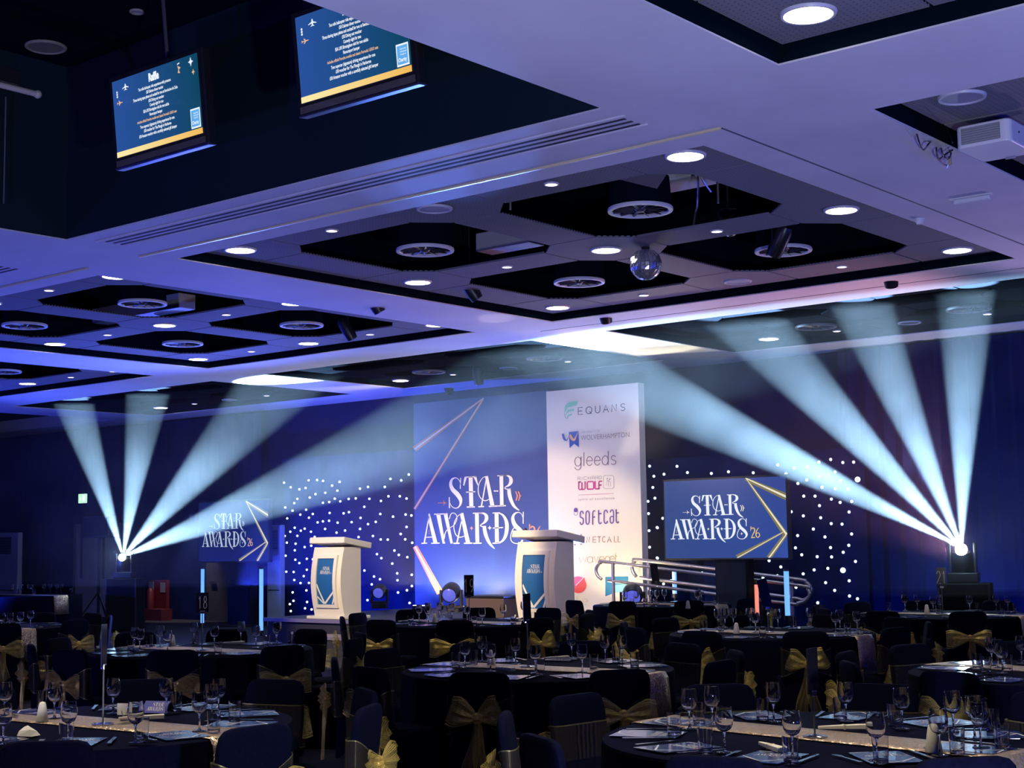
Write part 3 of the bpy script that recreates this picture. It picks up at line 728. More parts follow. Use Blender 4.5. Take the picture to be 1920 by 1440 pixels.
MB().tube([(-.03, 0, -.06), (-.01, 0, -.02)], .007, 6).build('pin', M_STEEL, t)

# ================================================================== STAGE
ST = .48
stage = thing('stage', 'dark low stage platform with a pale front nosing below the backdrop', 'stage', (0, 0, 0))
deck = MB()
SX0, SX1, SY0 = -18.0, -12.15, 15.55
for i in range(6):
    xa = SX0+(SX1-SX0)*i/6; xb = SX0+(SX1-SX0)*(i+1)/6
    for j in range(2):
        ya, yb = (SY0+.03, 17.4) if j == 0 else (17.4, 19.6)
        MB().box(xa+.004, xb-.004, ya+.004, yb-.004, ST-.05, ST).build('deck_panel', M_STAGE, stage)
MB().box(SX0+.02, SX1-.02, SY0+.06, 19.55, 0, ST-.05).build('stage_skirt', M_STAGEF, stage)
MB().box(SX0, SX1, SY0, SY0+.03, ST-.05, ST+.004).build('nosing', M_NOSING, stage)
MB().box(SX0-.03, SX0, SY0, 19.6, ST-.05, ST+.004).build('nosing', M_NOSING, stage)
st = thing('stage_step', 'low carpeted step block in front of the left lectern', 'step', (-16.0, 15.25, 0))
MB().box(-.75, .75, -.28, .26, 0, .25).build('riser', M_STAGEF, st)
MB().box(-.76, .76, -.29, .26, .25, .275).build('tread', mat('step_tread', (.26, .22, .24), .6), st)
MB().box(-.76, .76, -.30, -.29, .235, .278).build('nosing', M_NOSING, st)

# ================================================================== BACKDROP PANELS
PY = 19.2
def uvY(px, py, Y=PY): p = atY(px, py, Y); return p.x, p.z
xL = uvY(776.5, 900)[0]; xM = uvY(1031, 900)[0]; xR = uvY(1205, 900)[0]
zT = uvY(776, 757)[1]; zT2 = uvY(1118, 726)[1]
PLB = Plane((0, PY, 0), (1, 0, 0), (0, 0, 1))      # normal points to -y, towards the room
pn = thing('backdrop_panel', 'navy stage backdrop panel printed with the awards title and light lines', 'backdrop', (0, 0, 0))
MB().box(xL, xM, PY, PY+.10, ST, zT).build('board', M_PRINTNAVY, pn)
pw_ = thing('sponsor_panel', 'tall pale backdrop panel printed with a column of sponsor logos', 'backdrop', (0, 0, 0))
MB().box(xM+.004, xR, PY-.06, PY+.10, ST, zT2).build('board', M_PRINTWHITE, pw_)
for x, par in ((xL+.3, pn), (xM-.3, pn), (xM+.3, pw_), (xR-.3, pw_)): MB().box(x, x+.05, PY+.12, PY+.17, ST, zT-.2).build('frame_post', M_BLACKPL, par)
# --- awards logo traced in a drawing frame (8 units per photo pixel) and reused at every place it stands
def zl(x, y): return uvY(785+x/8, 880+y/8)
LOGO = []
def R_(*P): LOGO.extend(ribbon(list(P), 8 if len(P) > 2 else 1))
def G_(*P): LOGO.append(list(P))
# S T A R
R_((634, 128, 16), (627, 292, 13)); R_((633, 235, 7), (612, 165, 10), (562, 128, 14), (505, 150, 30), (484, 220, 46), (512, 300, 60), (578, 368, 68), (626, 440, 58), (634, 505, 34), (605, 562, 18), (558, 583, 12), (505, 560, 10), (468, 500, 8)); R_((462, 418, 13), (466, 582, 17))
R_((690, 118, 16), (872, 110, 16)); G_((690, 110), (726, 122), (686, 246), (670, 242)); G_((828, 118), (870, 106), (895, 236), (886, 242)); G_((753, 112), (813, 110), (824, 562), (764, 564)); R_((724, 566, 20), (846, 562, 20)); R_((714, 342, 14), (854, 335, 14))
G_((1000, 118), (1018, 100), (1042, 97), (1142, 552), (1080, 555)); R_((1014, 170, 16), (944, 556, 22)); R_((897, 561, 18), (984, 557, 18)); R_((1055, 556, 20), (1192, 549, 20)); R_((1030, 102, 9), (965, 128, 10), (908, 220, 12), (898, 340, 14), (935, 432, 14), (1000, 470, 13), (1068, 446, 10))
for x in (1140, 1163, 1187): G_(*circ(x, 325, 11))
R_((1182, 98, 14), (1335, 90, 14)); G_((1215, 95), (1270, 93), (1277, 548), (1224, 550)); R_((1180, 550, 18), (1312, 545, 18)); R_((1272, 92, 13), (1340, 97, 22), (1383, 135, 48), (1386, 190, 54), (1355, 238, 32), (1312, 262, 15), (1295, 280, 12), (1322, 296, 14), (1385, 293, 14)); R_((1357, 296, 50), (1366, 380, 56), (1394, 475, 50), (1440, 558, 38), (1512, 616, 12))
# A W A R D S
R_((160, 700, 16), (87, 1104, 22)); G_((148, 672), (158, 660), (170, 664), (287, 1106), (226, 1108), (150, 770)); R_((44, 1110, 18), (132, 1107, 18)); R_((192, 1110, 18), (318, 1106, 18)); R_((118, 1020, 14), (218, 1015, 14))
R_((234, 673, 16), (438, 667, 16)); G_((266, 672), (328, 670), (402, 1112), (364, 1116)); G_((378, 670), (434, 668), (516, 1110), (482, 1114)); R_((384, 1104, 14), (400, 960, 13), (450, 890, 11), (530, 840, 10), (574, 760, 10), (572, 692, 10), (530, 655, 10), (488, 672, 11), (462, 745, 12))
R_((650, 760, 15), (578, 1104, 20)); G_((622, 672), (640, 655), (672, 653), (777, 1106), (715, 1110)); R_((526, 1112, 18), (616, 1108, 18)); R_((683, 1110, 18), (808, 1106, 18)); R_((655, 660, 9), (592, 700, 10), (542, 790, 12), (532, 880, 13), (560, 978, 13), (620, 1018, 13), (692, 998, 10))
R_((816, 659, 14), (968, 650, 14)); G_((848, 656), (904, 653), (912, 1106), (858, 1108)); R_((822, 1111, 18), (946, 1106, 18)); R_((905, 655, 14), (978, 662, 26), (1017, 698, 48), (1019, 750, 52), (985, 800, 30), (945, 825, 15), (930, 845, 12), (962, 858, 14), (1016, 855, 14)); R_((988, 860, 50), (1002, 950, 54), (1032, 1040, 48), (1076, 1120, 36), (1142, 1190, 10))
G_((1143, 655), (1200, 650), (1207, 1106), (1150, 1109)); R_((1110, 656, 14), (1222, 648, 14)); R_((1112, 1109, 18), (1232, 1102, 18)); R_((1200, 652, 14), (1270, 690, 30), (1318, 780, 50), (1327, 880, 56), (1308, 990, 48), (1264, 1068, 30), (1205, 1104, 14)); R_((1114, 881, 14), (1270, 872, 16)); G_(*star4(1068, 878, 32, 38))
R_((1573, 636, 14), (1570, 815, 13)); R_((1572, 745, 7), (1545, 670, 10), (1490, 645, 14), (1432, 680, 32), (1416, 750, 48), (1450, 838, 62), (1528, 920, 64), (1572, 990, 50), (1568, 1050, 32), (1520, 1104, 16), (1450, 1110, 12), (1398, 1078, 12), (1384, 1010, 12), (1410, 912, 12), (1452, 864, 10))
LOGO_O = [star4(797, 883, 27, 36), star4(1475, 990, 25, 36)]
LOGO_O += ribbon([(290, 505, 6), (420, 502, 8)], 1)+[[(368, 452), (392, 488), (428, 502), (392, 514), (370, 558), (386, 502)]]
for dx in (0, 38): LOGO_O += [[(1452+dx, 330), (1466+dx, 330), (1492+dx, 388), (1545, 396) if dx else (1500, 396), (1492+dx, 406), (1470+dx, 472), (1455+dx, 472), (1476+dx, 398)]]
LOGO_O += [circ(160, y, 7) for y in (915, 940, 966)]
L26 = ribbon([(1668, 822, 18), (1660, 935, 5)], 1)+ribbon([(1682, 885, 16), (1704, 856, 20), (1740, 880, 22), (1738, 940, 22), (1705, 1010, 18), (1678, 1078, 12)])+ribbon([(1670, 1085, 20), (1750, 1076, 20)], 1)
L26 += ribbon([(1828, 852, 8), (1792, 905, 16), (1770, 980, 20), (1774, 1045, 20), (1806, 1078, 18), (1840, 1045, 18), (1838, 990, 16), (1805, 968, 14), (1776, 1000, 12)])
lay(LOGO, PLB, zl, .006).build('title_lettering', M_INKCREAM, pn)
lay(LOGO_O+L26, PLB, zl, .006).build('title_ornaments', M_INKORANGE, pn)
# light lines of the print
def z4(x, y): return uvY(760+x/4, 720+y/4)
def lines(defs, pl, f, glow, core, parent, w0=.004):
    for i, (x0, y0, a, x1, y1, b) in enumerate(defs):
        lay(ribbon([(x0, y0, a*2.6), (x1, y1, b*2.6)], 1), pl, f, w0).build('light_line_glow', glow, parent)
        lay(ribbon([(x0, y0, a*.85), (x1, y1, b*.85)], 1), pl, f, w0+.003+.0004*i).build('light_line', core, parent)
lines([(69, 490, 16, 588, 106, 5), (70, 938, 8, 588, 106, 6), (74, 1218, 14, 262, 1568, 20)], PLB, z4, M_INKGLOW, M_INKCREAM, pn)
# normalised logo: u to the right, v up, both in logo widths
zx0, zy0 = zl(45, 1110); zx1, _ = zl(1600, 1110); LWD = zx1-zx0
def norm(P):
    o = []
    for (x, y) in P: u, v = zl(x, y); o.append(((u-zx0)/LWD, (v-zy0)/LWD))
    return o
N_W = [norm(p) for p in LOGO]; N_O = [norm(p) for p in LOGO_O]; N_26 = [norm(p) for p in L26]
def logo_on(pl, u0, v0, w, parent, mw, mo, m26, lift=.004):
    f = lambda u, v: (u0+u*w, v0+v*w)
    lay(N_W, pl, f, lift).build('title_lettering', mw, parent)
    lay(N_O, pl, f, lift).build('title_ornaments', mo, parent); lay(N_26, pl, f, lift).build('year_lettering', m26, parent)

# --- sponsor logos: outlines drawn on the pale panel
PLS = Plane((0, PY-.06, 0), (1, 0, 0), (0, 0, 1))
def z6(x, y): p = atY(1030+x/6, 720+y/6, PY-.06); return p.x, p.z
def z6b(x, y): return z6(x, y+1260)
def glyph(ch):
    A = arcp
    D = {'E': [[(.85, 0), (0, 0), (0, 1), (.85, 1)], [(0, .5), (.75, .5)]], 'Q': [A(.5, .5, .5, .5, 0, 360, 20), [(.6, .3), (.95, -.02)]],
         'U': [[(0, 1), (0, .38)]+A(.42, .38, .42, .38, 180, 360)+[(.84, 1)]], 'A': [[(0, 0), (.45, 1), (.9, 0)], [(.17, .36), (.73, .36)]],
         'N': [[(0, 0), (0, 1), (.8, 0), (.8, 1)]], 'S': [A(.4, .75, .36, .25, 30, 270, 9)+A(.4, .25, .36, .25, 90, -150, 9)], 'T': [[(0, 1), (.8, 1)], [(.4, 1), (.4, 0)]],
         'C': [A(.5, .5, .48, .5, 50, 310, 14)], 'L': [[(0, 1), (0, 0), (.6, 0)]],
         'g': [A(.38, .34, .38, .34, 0, 360, 18), [(.76, .68), (.76, -.02)]+A(.38, -.02, .38, .26, 0, -165, 9)], 'l': [[(0, 1), (0, 0)]],
         'e': [[(.04, .36), (.74, .36)]+A(.39, .34, .37, .34, 5, 320, 14)], 'd': [A(.38, .34, .38, .34, 0, 360, 18), [(.76, 1.02), (.76, 0)]],
         's': [A(.32, .51, .28, .17, 30, 270, 8)+A(.32, .17, .30, .17, 90, -150, 8)],
         'w': [[(0, .68), (.26, 0), (.52, .66), (.78, 0), (1.04, .68)]], 'a': [A(.36, .34, .36, .34, 0, 360, 18), [(.72, .68), (.72, 0)]], 'v': [[(0, .68), (.32, 0), (.64, .68)]],
         'n': [[(0, 0), (0, .36)]+A(.33, .36, .33, .32, 180, 0, 10)+[(.66, 0)]], 't': [[(.1, 1), (.1, .16)]+A(.30, .16, .2, .16, 180, 290, 5), [(0, .68), (.36, .68)]],
         'm': [[(0, 0), (0, .42)]+A(.26, .42, .26, .26, 180, 0, 8)+[(.52, 0)], [(.52, .42)]+A(.78, .42, .26, .26, 180, 0, 8)+[(1.04, 0)]], 'i': [[(0, .68), (0, 0)], [(0, .88), (0, .94)]],
         # rounded narrow set
         '1s': [[(.5, .82)]+A(.27, .80, .23, .20, 10, 180, 6)+A(.27, .62, .23, .10, 180, 250, 3)+A(.27, .38, .23, .12, 70, 0, 3)+A(.27, .20, .23, .20, 0, -170, 7)],
         '1o': [A(.25, .75, .25, .25, 0, 180, 7)+A(.25, .25, .25, .25, 180, 360, 7)+[(.5, .75)]], '1f': [[(.08, -.02), (.08, .76)]+A(.30, .76, .22, .24, 180, 60, 6), [(.08, .52), (.40, .52)]],
         '1t': [[(.06, 1), (.06, .22)]+A(.26, .22, .2, .22, 180, 320, 6), [(.06, .76), (.40, .76)]], '1c': [[(.5, .82)]+A(.25, .76, .25, .24, 20, 180, 7)+A(.25, .24, .25, .24, 180, 340, 7)],
         '1a': [[(.05, .84)]+A(.26, .78, .24, .22, 160, 0, 7)+[(.5, .22)]+A(.25, .22, .25, .22, 0, -180, 7)+A(.25, .36, .25, .16, 180, 60, 5)],
         # square set
         '2W': [[(0, 1), (0, .1), (.1, 0), (.9, 0), (1, .1), (1, 1)], [(.5, 0), (.5, .85)], [(0, 1), (.3, 1)]], '2O': [[(.1, 0), (.9, 0), (1, .1), (1, .9), (.9, 1), (.1, 1), (0, .9), (0, .1), (.1, 0)]],
         '2L': [[(0, 1), (0, .1), (.1, 0), (.8, 0)]], '2F': [[(0, 0), (0, .9), (.1, 1), (.9, 1)], [(0, .5), (.75, .5)]],
         '2R': [[(0, 0), (0, 1), (.8, 1), (.9, .85), (.9, .6), (.8, .48), (0, .48)], [(.5, .48), (.9, 0)]], '2I': [[(0, 0), (0, 1)]], '2C': [[(.9, 1), (.1, 1), (0, .9), (0, .1), (.1, 0), (.9, 0)]],
         '2H': [[(0, 0), (0, 1)], [(.9, 0), (.9, 1)], [(0, .5), (.9, .5)]], '2A': [[(0, 0), (0, .8), (.15, 1), (.75, 1), (.9, .8), (.9, 0)], [(0, .45), (.9, .45)]], '2D': [[(0, 0), (0, 1), (.75, 1), (.9, .8), (.9, .2), (.75, 0), (0, 0)]]}
    return D[ch]
def strokes(spec, x0, x1, yl, yr, h, w, f, m, parent, name='logo_lettering', xs=None):
    """spec: list of (glyph, left edge 0..1, width scale in h); baseline from (x0,yl) to (x1,yr) in drawing units"""
    q = []
    for ch, u, sx in spec:
        bx = x0+(x1-x0)*u; by = yl+(yr-yl)*u; sl_ = (yr-yl)/(x1-x0)
        for pth in glyph(ch):
            P = [(bx+a*sx*h, by+a*sx*h*sl_-b*h, w) for a, b in pth]
            q += ribbon(P, 1)
            q += [circ(x, y, w/2, n=8) for x, y, _ in (P[0], P[-1])] if w > 6 else []
    return lay(q, PLS, f, .006).build(name, m, parent)
strokes([('E', 0, .72), ('Q', .165, .86), ('U', .365, .80), ('A', .535, .82), ('N', .715, .82), ('S', .905, .80)], 327, 855, 345, 298, 78, 8.5, z6, M_INKNAVY, pw_)
# green leaf mark
def quadleaf(pts): return [pts]
lay([crom([(172, 300), (182, 245), (225, 205), (328, 190)], 6)+[(310, 238)]+crom([(310, 240), (255, 252), (210, 268), (172, 330)], 6),
     crom([(186, 350), (205, 300), (240, 285), (284, 278)], 6)+[(276, 305)]+crom([(276, 305), (240, 308), (205, 325), (188, 362)], 6),
     crom([(200, 385), (212, 350), (235, 340), (262, 335)], 6)+[(252, 354)]+crom([(252, 354), (225, 360), (206, 398)], 6)], PLS, z6, .006).build('leaf_mark', M_INKGREEN, pw_)
lay(ribbon([(172, 330, 3), (182, 385, 5)], 1)+ribbon([(188, 362, 3), (196, 392, 4)], 1), PLS, z6, .007).build('leaf_shade', M_INKGREY, pw_)
# ribbon pennant mark and two-line name
lay([[(222, 540), (330, 530), (336, 712), (282, 672), (230, 720)]], PLS, z6, .006).build('pennant_mark', M_INKBLUE, pw_)
lay(ribbon([(152, 560, 20), (168, 612, 26), (192, 634, 14), (214, 610, 6), (222, 575, 4)]), PLS, z6, .007).build('swoosh_mark', M_INKBLUE, pw_)
lay(ribbon([(236, 570, 22), (256, 612, 30), (284, 628, 24), (304, 590, 10), (330, 540, 6)]), PLS, z6, .009).build('swoosh_mark', mat('ink_peach', (.85, .45, .22), .5), pw_)
mb = MB(); u0, v0 = z6(357, 632); u1, v1 = z6(902, 590); put_text(mb, 'WOLVERHAMPTON', PLS, u0, u1, v0-.004, abs(z6(500, 565)[1]-z6(500, 622)[1]), .006, -.006); mb.build('logo_lettering', M_INKGREY, pw_)
mb = MB(); u0, v0 = z6(355, 556); u1, _ = z6(572, 540); put_text(mb, 'UNIVERSITY OF', PLS, u0, u1, v0, abs(z6(500, 520)[1]-z6(500, 545)[1]), .006, -.008); mb.build('logo_lettering', mat('ink_pale_grey', (.42, .40, .42), .5), pw_)
strokes([('g', 0, .62), ('l', .215, .6), ('e', .275, .60), ('e', .46, .60), ('d', .645, .60), ('s', .855, .60)], 288, 765, 925, 905, 150, 8, z6, M_INKMAUVE, pw_)
strokes([('2R', 0, .9), ('2I', .175, .9), ('2C', .25, 1.0), ('2H', .42, .95), ('2A', .585, .95), ('2R', .74, .9), ('2D', .875, .9)], 322, 595, 1080, 1068, 34, 4.5, z6, M_INKGREY, pw_)
strokes([('2W', .01, .85), ('2O', .37, .86), ('2L', .70, .66), ('2F', .86, .42)], 330, 597, 1187, 1178, 84, 15, z6, M_INKMAGENTA, pw_)
q = ribbon([(x, y, 4) for x, y in rrect(610, 728, -1178, -1030, 22)]+[(x, y, 4) for x, y in rrect(610, 728, -1178, -1030, 22)[:1]], 1)
lay([[(x, -y) for x, y in p] for p in q]+ribbon([(640, 1140, 4), (655, 1085, 4), (648, 1060, 4)], 2)+ribbon([(664, 1150, 4), (670, 1080, 4), (690, 1060, 4)], 2)+ribbon([(690, 1150, 4), (688, 1100, 4), (655, 1085, 4)], 2)+[circ(657, 1062, 6), circ(684, 1072, 6)], PLS, z6, .006).build('figure_mark', M_INKGREY, pw_)
lay(ribbon([(328, 1249, 4), (728, 1232, 4)], 1), PLS, z6, .006).build('rule_line', M_INKMAGENTA, pw_)
mb = MB(); u0, v0 = z6(328, 1310); u1, _ = z6(735, 1295); put_text(mb, 'spirit of excellence', PLS, u0, u1, v0, abs(z6(500, 1275)[1]-z6(500, 1300)[1]), .006, -.006, 1.15); mb.build('logo_lettering', M_INKGREY, pw_)
strokes([('1s', 0, .52), ('1o', .155, .50), ('1f', .315, .50), ('1t', .47, .55), ('1c', .62, .52), ('1a', .775, .52), ('1t', .92, .5)], 345, 785, 322, 303, 150, 13, z6b, M_INKPURPLE, pw_)
q = ribbon([(x, y, 4) for x, y in [(280, 165), (280, 195)]+[(300-20*cos(RAD(a)), 198+20*sin(RAD(a))) for a in range(0, 181, 20)]+[(322, 165)]], 1)
lay(q+[circ(300, 158, 23, 24)], PLS, z6b, .006).build('capsule_mark', M_INKPURPLE, pw_)
lay(ribbon([(290, 558, 10), (290, 432, 10), (345, 488, 10)], 1)+ribbon([(360, 428, 10), (360, 552, 10), (312, 505, 10)], 1), PLS, z6b, .006).build('letter_mark', M_INKBROWN, pw_)
strokes([('N', 0, .62), ('E', .185, .62), ('T', .325, .62), ('C', .46, .62), ('A', .61, .72), ('L', .81, .66), ('L', .92, .66)], 422, 805, 524, 516, 64, 6.5, z6b, M_INKBROWN, pw_)
strokes([('w', 0, .86), ('a', .22, .84), ('v', .395, .78), ('e', .525, .84), ('n', .69, .76), ('e', .80, .80), ('t', .945, .6)], 335, 765, 754, 744, 100, 5, z6b, M_INKOLIVE, pw_)
a0 = [(240+0*k, 0) for k in range(0)]
lay([[(325+95*cos(RAD(a)), 995-90*sin(RAD(a))) for a in range(38, 232, 8)]+[(248, 1080)]], PLS, z6b, .006).build('round_mark', M_INKPINK, pw_)
lay([[(328+92*cos(RAD(a)), 1002-90*sin(RAD(a))) for a in range(-140, 42, 8)]+[(400, 915)]], PLS, z6b, .008).build('round_mark', M_INKRED, pw_)
lay([[(300, 1002), (382, 920), (386, 928), (304, 1010)]], PLS, z6b, .010).build('round_mark_gap', M_PRINTWHITE, pw_)
strokes([('m', -.28, .80), ('i', .16, .8), ('t', .27, .8), ('i', .52, .8), ('e', .64, .80)], 255, 440, 1228, 1222, 100, 6, z6b, M_INKPALEOLIVE, pw_)
lay([[(632, 910), (888, 905), (888, 1075), (760, 1078), (632, 1130)]], PLS, z6b, .006).build('charity_card', M_INKTEAL, pw_)
lay([[(720, 1000), (888, 990), (888, 1075), (722, 1090)]], PLS, z6b, .008).build('charity_card_fill', M_INKSKY, pw_)

# ================================================================== SIDE SCREENS
SYY = 19.5
def side_screen(x0, label, mpic, mw, mo, mg, mlg, mlc):
    b = [atY(1249, 1047, SYY), atY(1478, 1047, SYY), atY(1249, 903, SYY)]
    w, h = b[1].x-b[0].x, b[2].z-b[0].z
    t = thing('side_screen', label, 'screen', (x0, SYY, b[0].z), 0, 'awards title screens either side of the stage')
    MB().box(-.03, w+.03, .004, .08, -.03, h+.03).build('casing', M_BLACKPL, t)
    pl = Plane((0, 0, 0), (1, 0, 0), (0, 0, 1)); idn = lambda u, v: (u, v)
    lay([[(0, 0), (w, 0), (w, h), (0, h)]], pl, idn, .002).build('picture', mpic, t)
    X0, Z0 = b[0].x, b[0].z
    def zr(x, y): p = atY(1255+x/8, 895+y/8, SYY); return p.x-X0, p.z-Z0
    a, c = zr(25, 925), zr(1180, 905)
    logo_on(pl, a[0], a[1], c[0]-a[0], t, mw, mo, mg, .006)
    lines([(1150, 5, 36, 1772, 288, 48), (1150, 5, 14, 1768, 858, 46), (1712, 822, 10, 1022, 1222, 46), (1792, 838, 44, 1500, 1222, 40)], pl, lambda x, y: tuple(min(max(q, 0), l) for q, l in zip(zr(x, y), (w, h))), mlg, mlc, t, .004)
    return t, w
xr0 = atY(1249, 1047, SYY).x
s1, sw = side_screen(xr0, 'lit side screen with the awards title right of the sponsor panel', M_SCREEN, M_EWHITE, M_ECREAM, M_EGOLD, M_EGLOW, M_ECREAM)
side_screen(atY(503, 1052, SYY).x-sw, 'dimmer side screen with the awards title crossed by a light beam', M_SCREENDIM, M_EWHITE2, M_EWHITE2, M_EORANGE, M_EGLOW, M_ECREAM)
for x, lab in ((xr0+.9, 'black column carrying the right side screen'), (atY(503, 1052, SYY).x-sw/2, 'black column carrying the dim left side screen')):
    t = thing('screen_stand', lab, 'stand', (x, SYY+.16, 0))
    bevel(MB().box(-.28, .28, -.06, .06, 0, 1.32).build('column', M_DRAPE, t), .01)
    bevel(MB().box(-.4, .4, -.2, .2, 0, .04).build('base', M_BLACKPL, t), .01)

# ================================================================== STAR CLOTHS
STAR_Y = 20.3
ZR2 = [(480+x/4, 840+y/4) for x, y in [(210, 260), (260, 295), (325, 310), (372, 300), (395, 243), (458, 240), (503, 247), (627, 254), (570, 282), (610, 320), (520, 336), (446, 346), (403, 372), (310, 381), (287, 413), (219, 446), (274, 470), (376, 463), (426, 495), (332, 500), (397, 523), (234, 528), (462, 558), (502, 550), (548, 546), (612, 560), (552, 487), (502, 411), (549, 405), (591, 380), (632, 400), (695, 382), (748, 378), (657, 490), (697, 481), (717, 556), (780, 305), (840, 292), (850, 381), (812, 441), (784, 524), (840, 571), (898, 554), (932, 495), (937, 397), (966, 292), (1008, 232), (1089, 243), (1146, 199), (993, 362), (1079, 362), (1129, 379), (1028, 515), (1122, 499), (1165, 506), (1129, 592), (1085, 645), (1119, 685), (1172, 711), (988, 687), (935, 686), (877, 660), (780, 607), (769, 668), (790, 720), (668, 619), (604, 635), (518, 607), (412, 628), (365, 605), (336, 620), (290, 598), (257, 628), (182, 598), (216, 660), (310, 659), (440, 667), (231, 710), (297, 718), (291, 767), (365, 743), (414, 733), (471, 777), (189, 803), (222, 808), (381, 831), (295, 838), (325, 863), (426, 835), (495, 854), (381, 913), (430, 916), (478, 941), (227, 928), (282, 930), (358, 961), (287, 990), (334, 1013), (397, 1012), (448, 1003), (199, 1027), (275, 1083), (378, 1068), (181, 1076), (281, 1146), (254, 1171), (383, 1155), (196, 1199), (261, 1223), (368, 1202), (417, 1211), (458, 1174), (500, 1082), (500, 1167), (907, 796), (940, 826), (1038, 769), (1071, 802), (1135, 819), (1022, 867), (1059, 940), (1061, 992), (1168, 951), (1169, 1035), (1132, 1067), (1065, 1084), (1152, 1162), (836, 1141), (885, 964), (930, 984), (868, 1023), (813, 919)]]
ZR5 = [(1440+x/4, 840+y/4) for x, y in [(74, 127), (197, 151), (135, 194), (296, 140), (382, 106), (470, 86), (561, 109), (642, 106), (503, 180), (382, 215), (291, 240), (224, 266), (543, 245), (405, 295), (505, 305), (600, 308), (268, 361), (353, 361), (475, 383), (541, 408), (628, 401), (386, 432), (174, 478), (265, 509), (395, 523), (608, 480), (474, 567), (555, 571), (340, 608), (222, 657), (427, 667), (627, 645), (206, 749), (253, 801), (369, 815), (469, 747), (606, 730), (564, 782), (477, 817), (656, 851), (346, 914), (449, 903), (264, 944), (432, 1010), (609, 996), (500, 1068), (210, 1045), (611, 1110), (671, 1131), (373, 1161), (96, 892), (70, 958), (8, 845), (186, 1243), (672, 236), (562, 917)]]
ZR7 = [(1230+x/4.8, 870+y/4.8) for x, y in [(72, 92), (189, 21), (283, 77), (498, 85), (652, 70), (875, 79), (60, 489), (13, 574), (14, 848), (460, 890), (559, 918), (414, 980), (501, 1040), (68, 1078), (541, 1225), (963, 1024), (984, 1224), (1002, 1345), (135, 1050)]]
ZR7 += [(1218, 874), (1226, 893), (1224, 914), (1228, 934), (1215, 940), (1216, 963), (1217, 995), (1232, 989), (1218, 1026), (1232, 1046), (1213, 1080), (1208, 900), (1222, 1110)]
bulb_me = MB().sphere((0, 0, 0), .023, 8, 6).mesh('led_bulb', M_BULB, True)
big_me = MB().sphere((0, 0, 0), .042, 10, 6).mesh('led_bulb', M_BULB, True)
def starcloth(px0, px1, pyt, pts, label):
    a, b = atY(px0, 1000, STAR_Y), atY(px1, 1000, STAR_Y); zt = atY((px0+px1)/2, pyt, STAR_Y).z
    t = thing('star_cloth', label, 'star curtain', (0, 0, 0), 0, 'star cloths behind the stage')
    c = drape('cloth', a.x, b.x, STAR_Y+.09, 0.03, zt, M_DRAPE, .03, .5); c.parent = t
    for (x, y) in pts:
        bg = (abs(x-1608) < 2 and abs(y-899) < 2) or (abs(x-1580.5) < 2 and abs(y-1069) < 2)
        link('led_bulb', big_me if bg else bulb_me, t, atY(x, y, STAR_Y+.02))
starcloth(524, 800, 850, ZR2, 'star cloth of white pin lights behind the left lectern')
starcloth(1180, 1622, 850, ZR5+ZR7, 'star cloth of white pin lights around the right side screen')

# ================================================================== LECTERNS
def lectern(loc, label, s=1.0):
    t = thing('lectern', label, 'lectern', loc, 0, 'cream lecterns on the stage'); t.scale = (s, s, s)
    H = 1.05
    fr = [(-.20-.10*sin(pi*min(1, max(0, (z/H)*.95+.02)))**1.0*.9, z) for z in [i*H/12 for i in range(13)]]
    prof = [(y, z+.04) for y, z in fr]+[(.14, H+.04), (.14, .04)]
    M = Matrix(((0, 0, 1, -.33), (1, 0, 0, 0), (0, 1, 0, 0), (0, 0, 0, 1)))
    b = MB().prism(prof, .66, M).build('body', M_LECT, t)
    bevel(MB().box(-.42, .42, -.30, .26, 0, .045).build('base_plate', M_LECT, t), .01)
    tp = MB().box(-.385, .385, -.30, .30, 0, .095, Matrix.Translation((0, .02, H+.055)) @ Matrix.Rotation(RAD(-9), 4, 'X')).build('top_slab', M_LECT, t); bevel(tp, .012)
    # framed curved front panel
    def fy(z): return -.20-.09*sin(pi*min(1, max(0, ((z-.04)/H)*.95+.02)))
    def curved(x0, x1, z0, z1, off, th, n=10):
        r = []
        for i in range(n+1):
            z = z0+(z1-z0)*i/n; y = fy(z)-off
            r.append([(x0, y, z), (x1, y, z), (x1, y+th, z), (x0, y+th, z)])
        return MB().loft(r)
    for (x0, x1, z0, z1) in ((-.245, -.185, .17, .97), (.185, .245, .17, .97), (-.185, .185, .17, .22), (-.185, .185, .92, .97)):
        curved(x0, x1, z0, z1, .035, .05).build('frame_strip', M_LECT, t)
    curved(-.185, .185, .22, .92, .016, .03).build('print_panel', mat('lectern_blue', (.018, .12, .36), .4), t)
    # print laid along the curve
    def cl(shapes, lift):
        mb = MB()
        for P in shapes: mb.add([(u, fy(v)-.017-lift, v) for u, v in P], [tuple(range(len(P)))])
        return mb
    k = .23
    def place(S): return [[(-.115+u*k, .685+v*k) for u, v in p] for p in S]
    cl(place(N_W), .004).build('title_lettering', mat('lectern_print_white', (.80, .82, .84), .5), t)
    cl(place(N_26+N_O), .004).build('title_ornaments', mat('lectern_print_pale', (.60, .66, .72), .5), t)
    ln = []
    def seg(x0, z0, x1, z1, w):
        n = 6
        return ribbon([(x0+(x1-x0)*i/n, z0+(z1-z0)*i/n, w) for i in range(n+1)], 1)
    for a in ((-.183, .53, -.035, .235, .030), (-.183, .34, -.05, .232, .024), (-.03, .235, .183, .415, .030), (.13, .225, .183, .33, .024)): ln.append(seg(*a))
    for q in ln: cl([[(min(max(u, -.184), .184), min(max(v, .221), .919)) for u, v in p] for p in q], .003).build('light_line', mat('lectern_print_white', (.80, .82, .84), .5), t)
    return t
pl1 = atZ(645, 1158, ST)
lectern((-16.75, 15.98, ST), 'cream lectern standing before the left star cloth')
lectern((-12.62, 15.95, ST), 'cream lectern standing in front of the backdrop panels', 1.03)
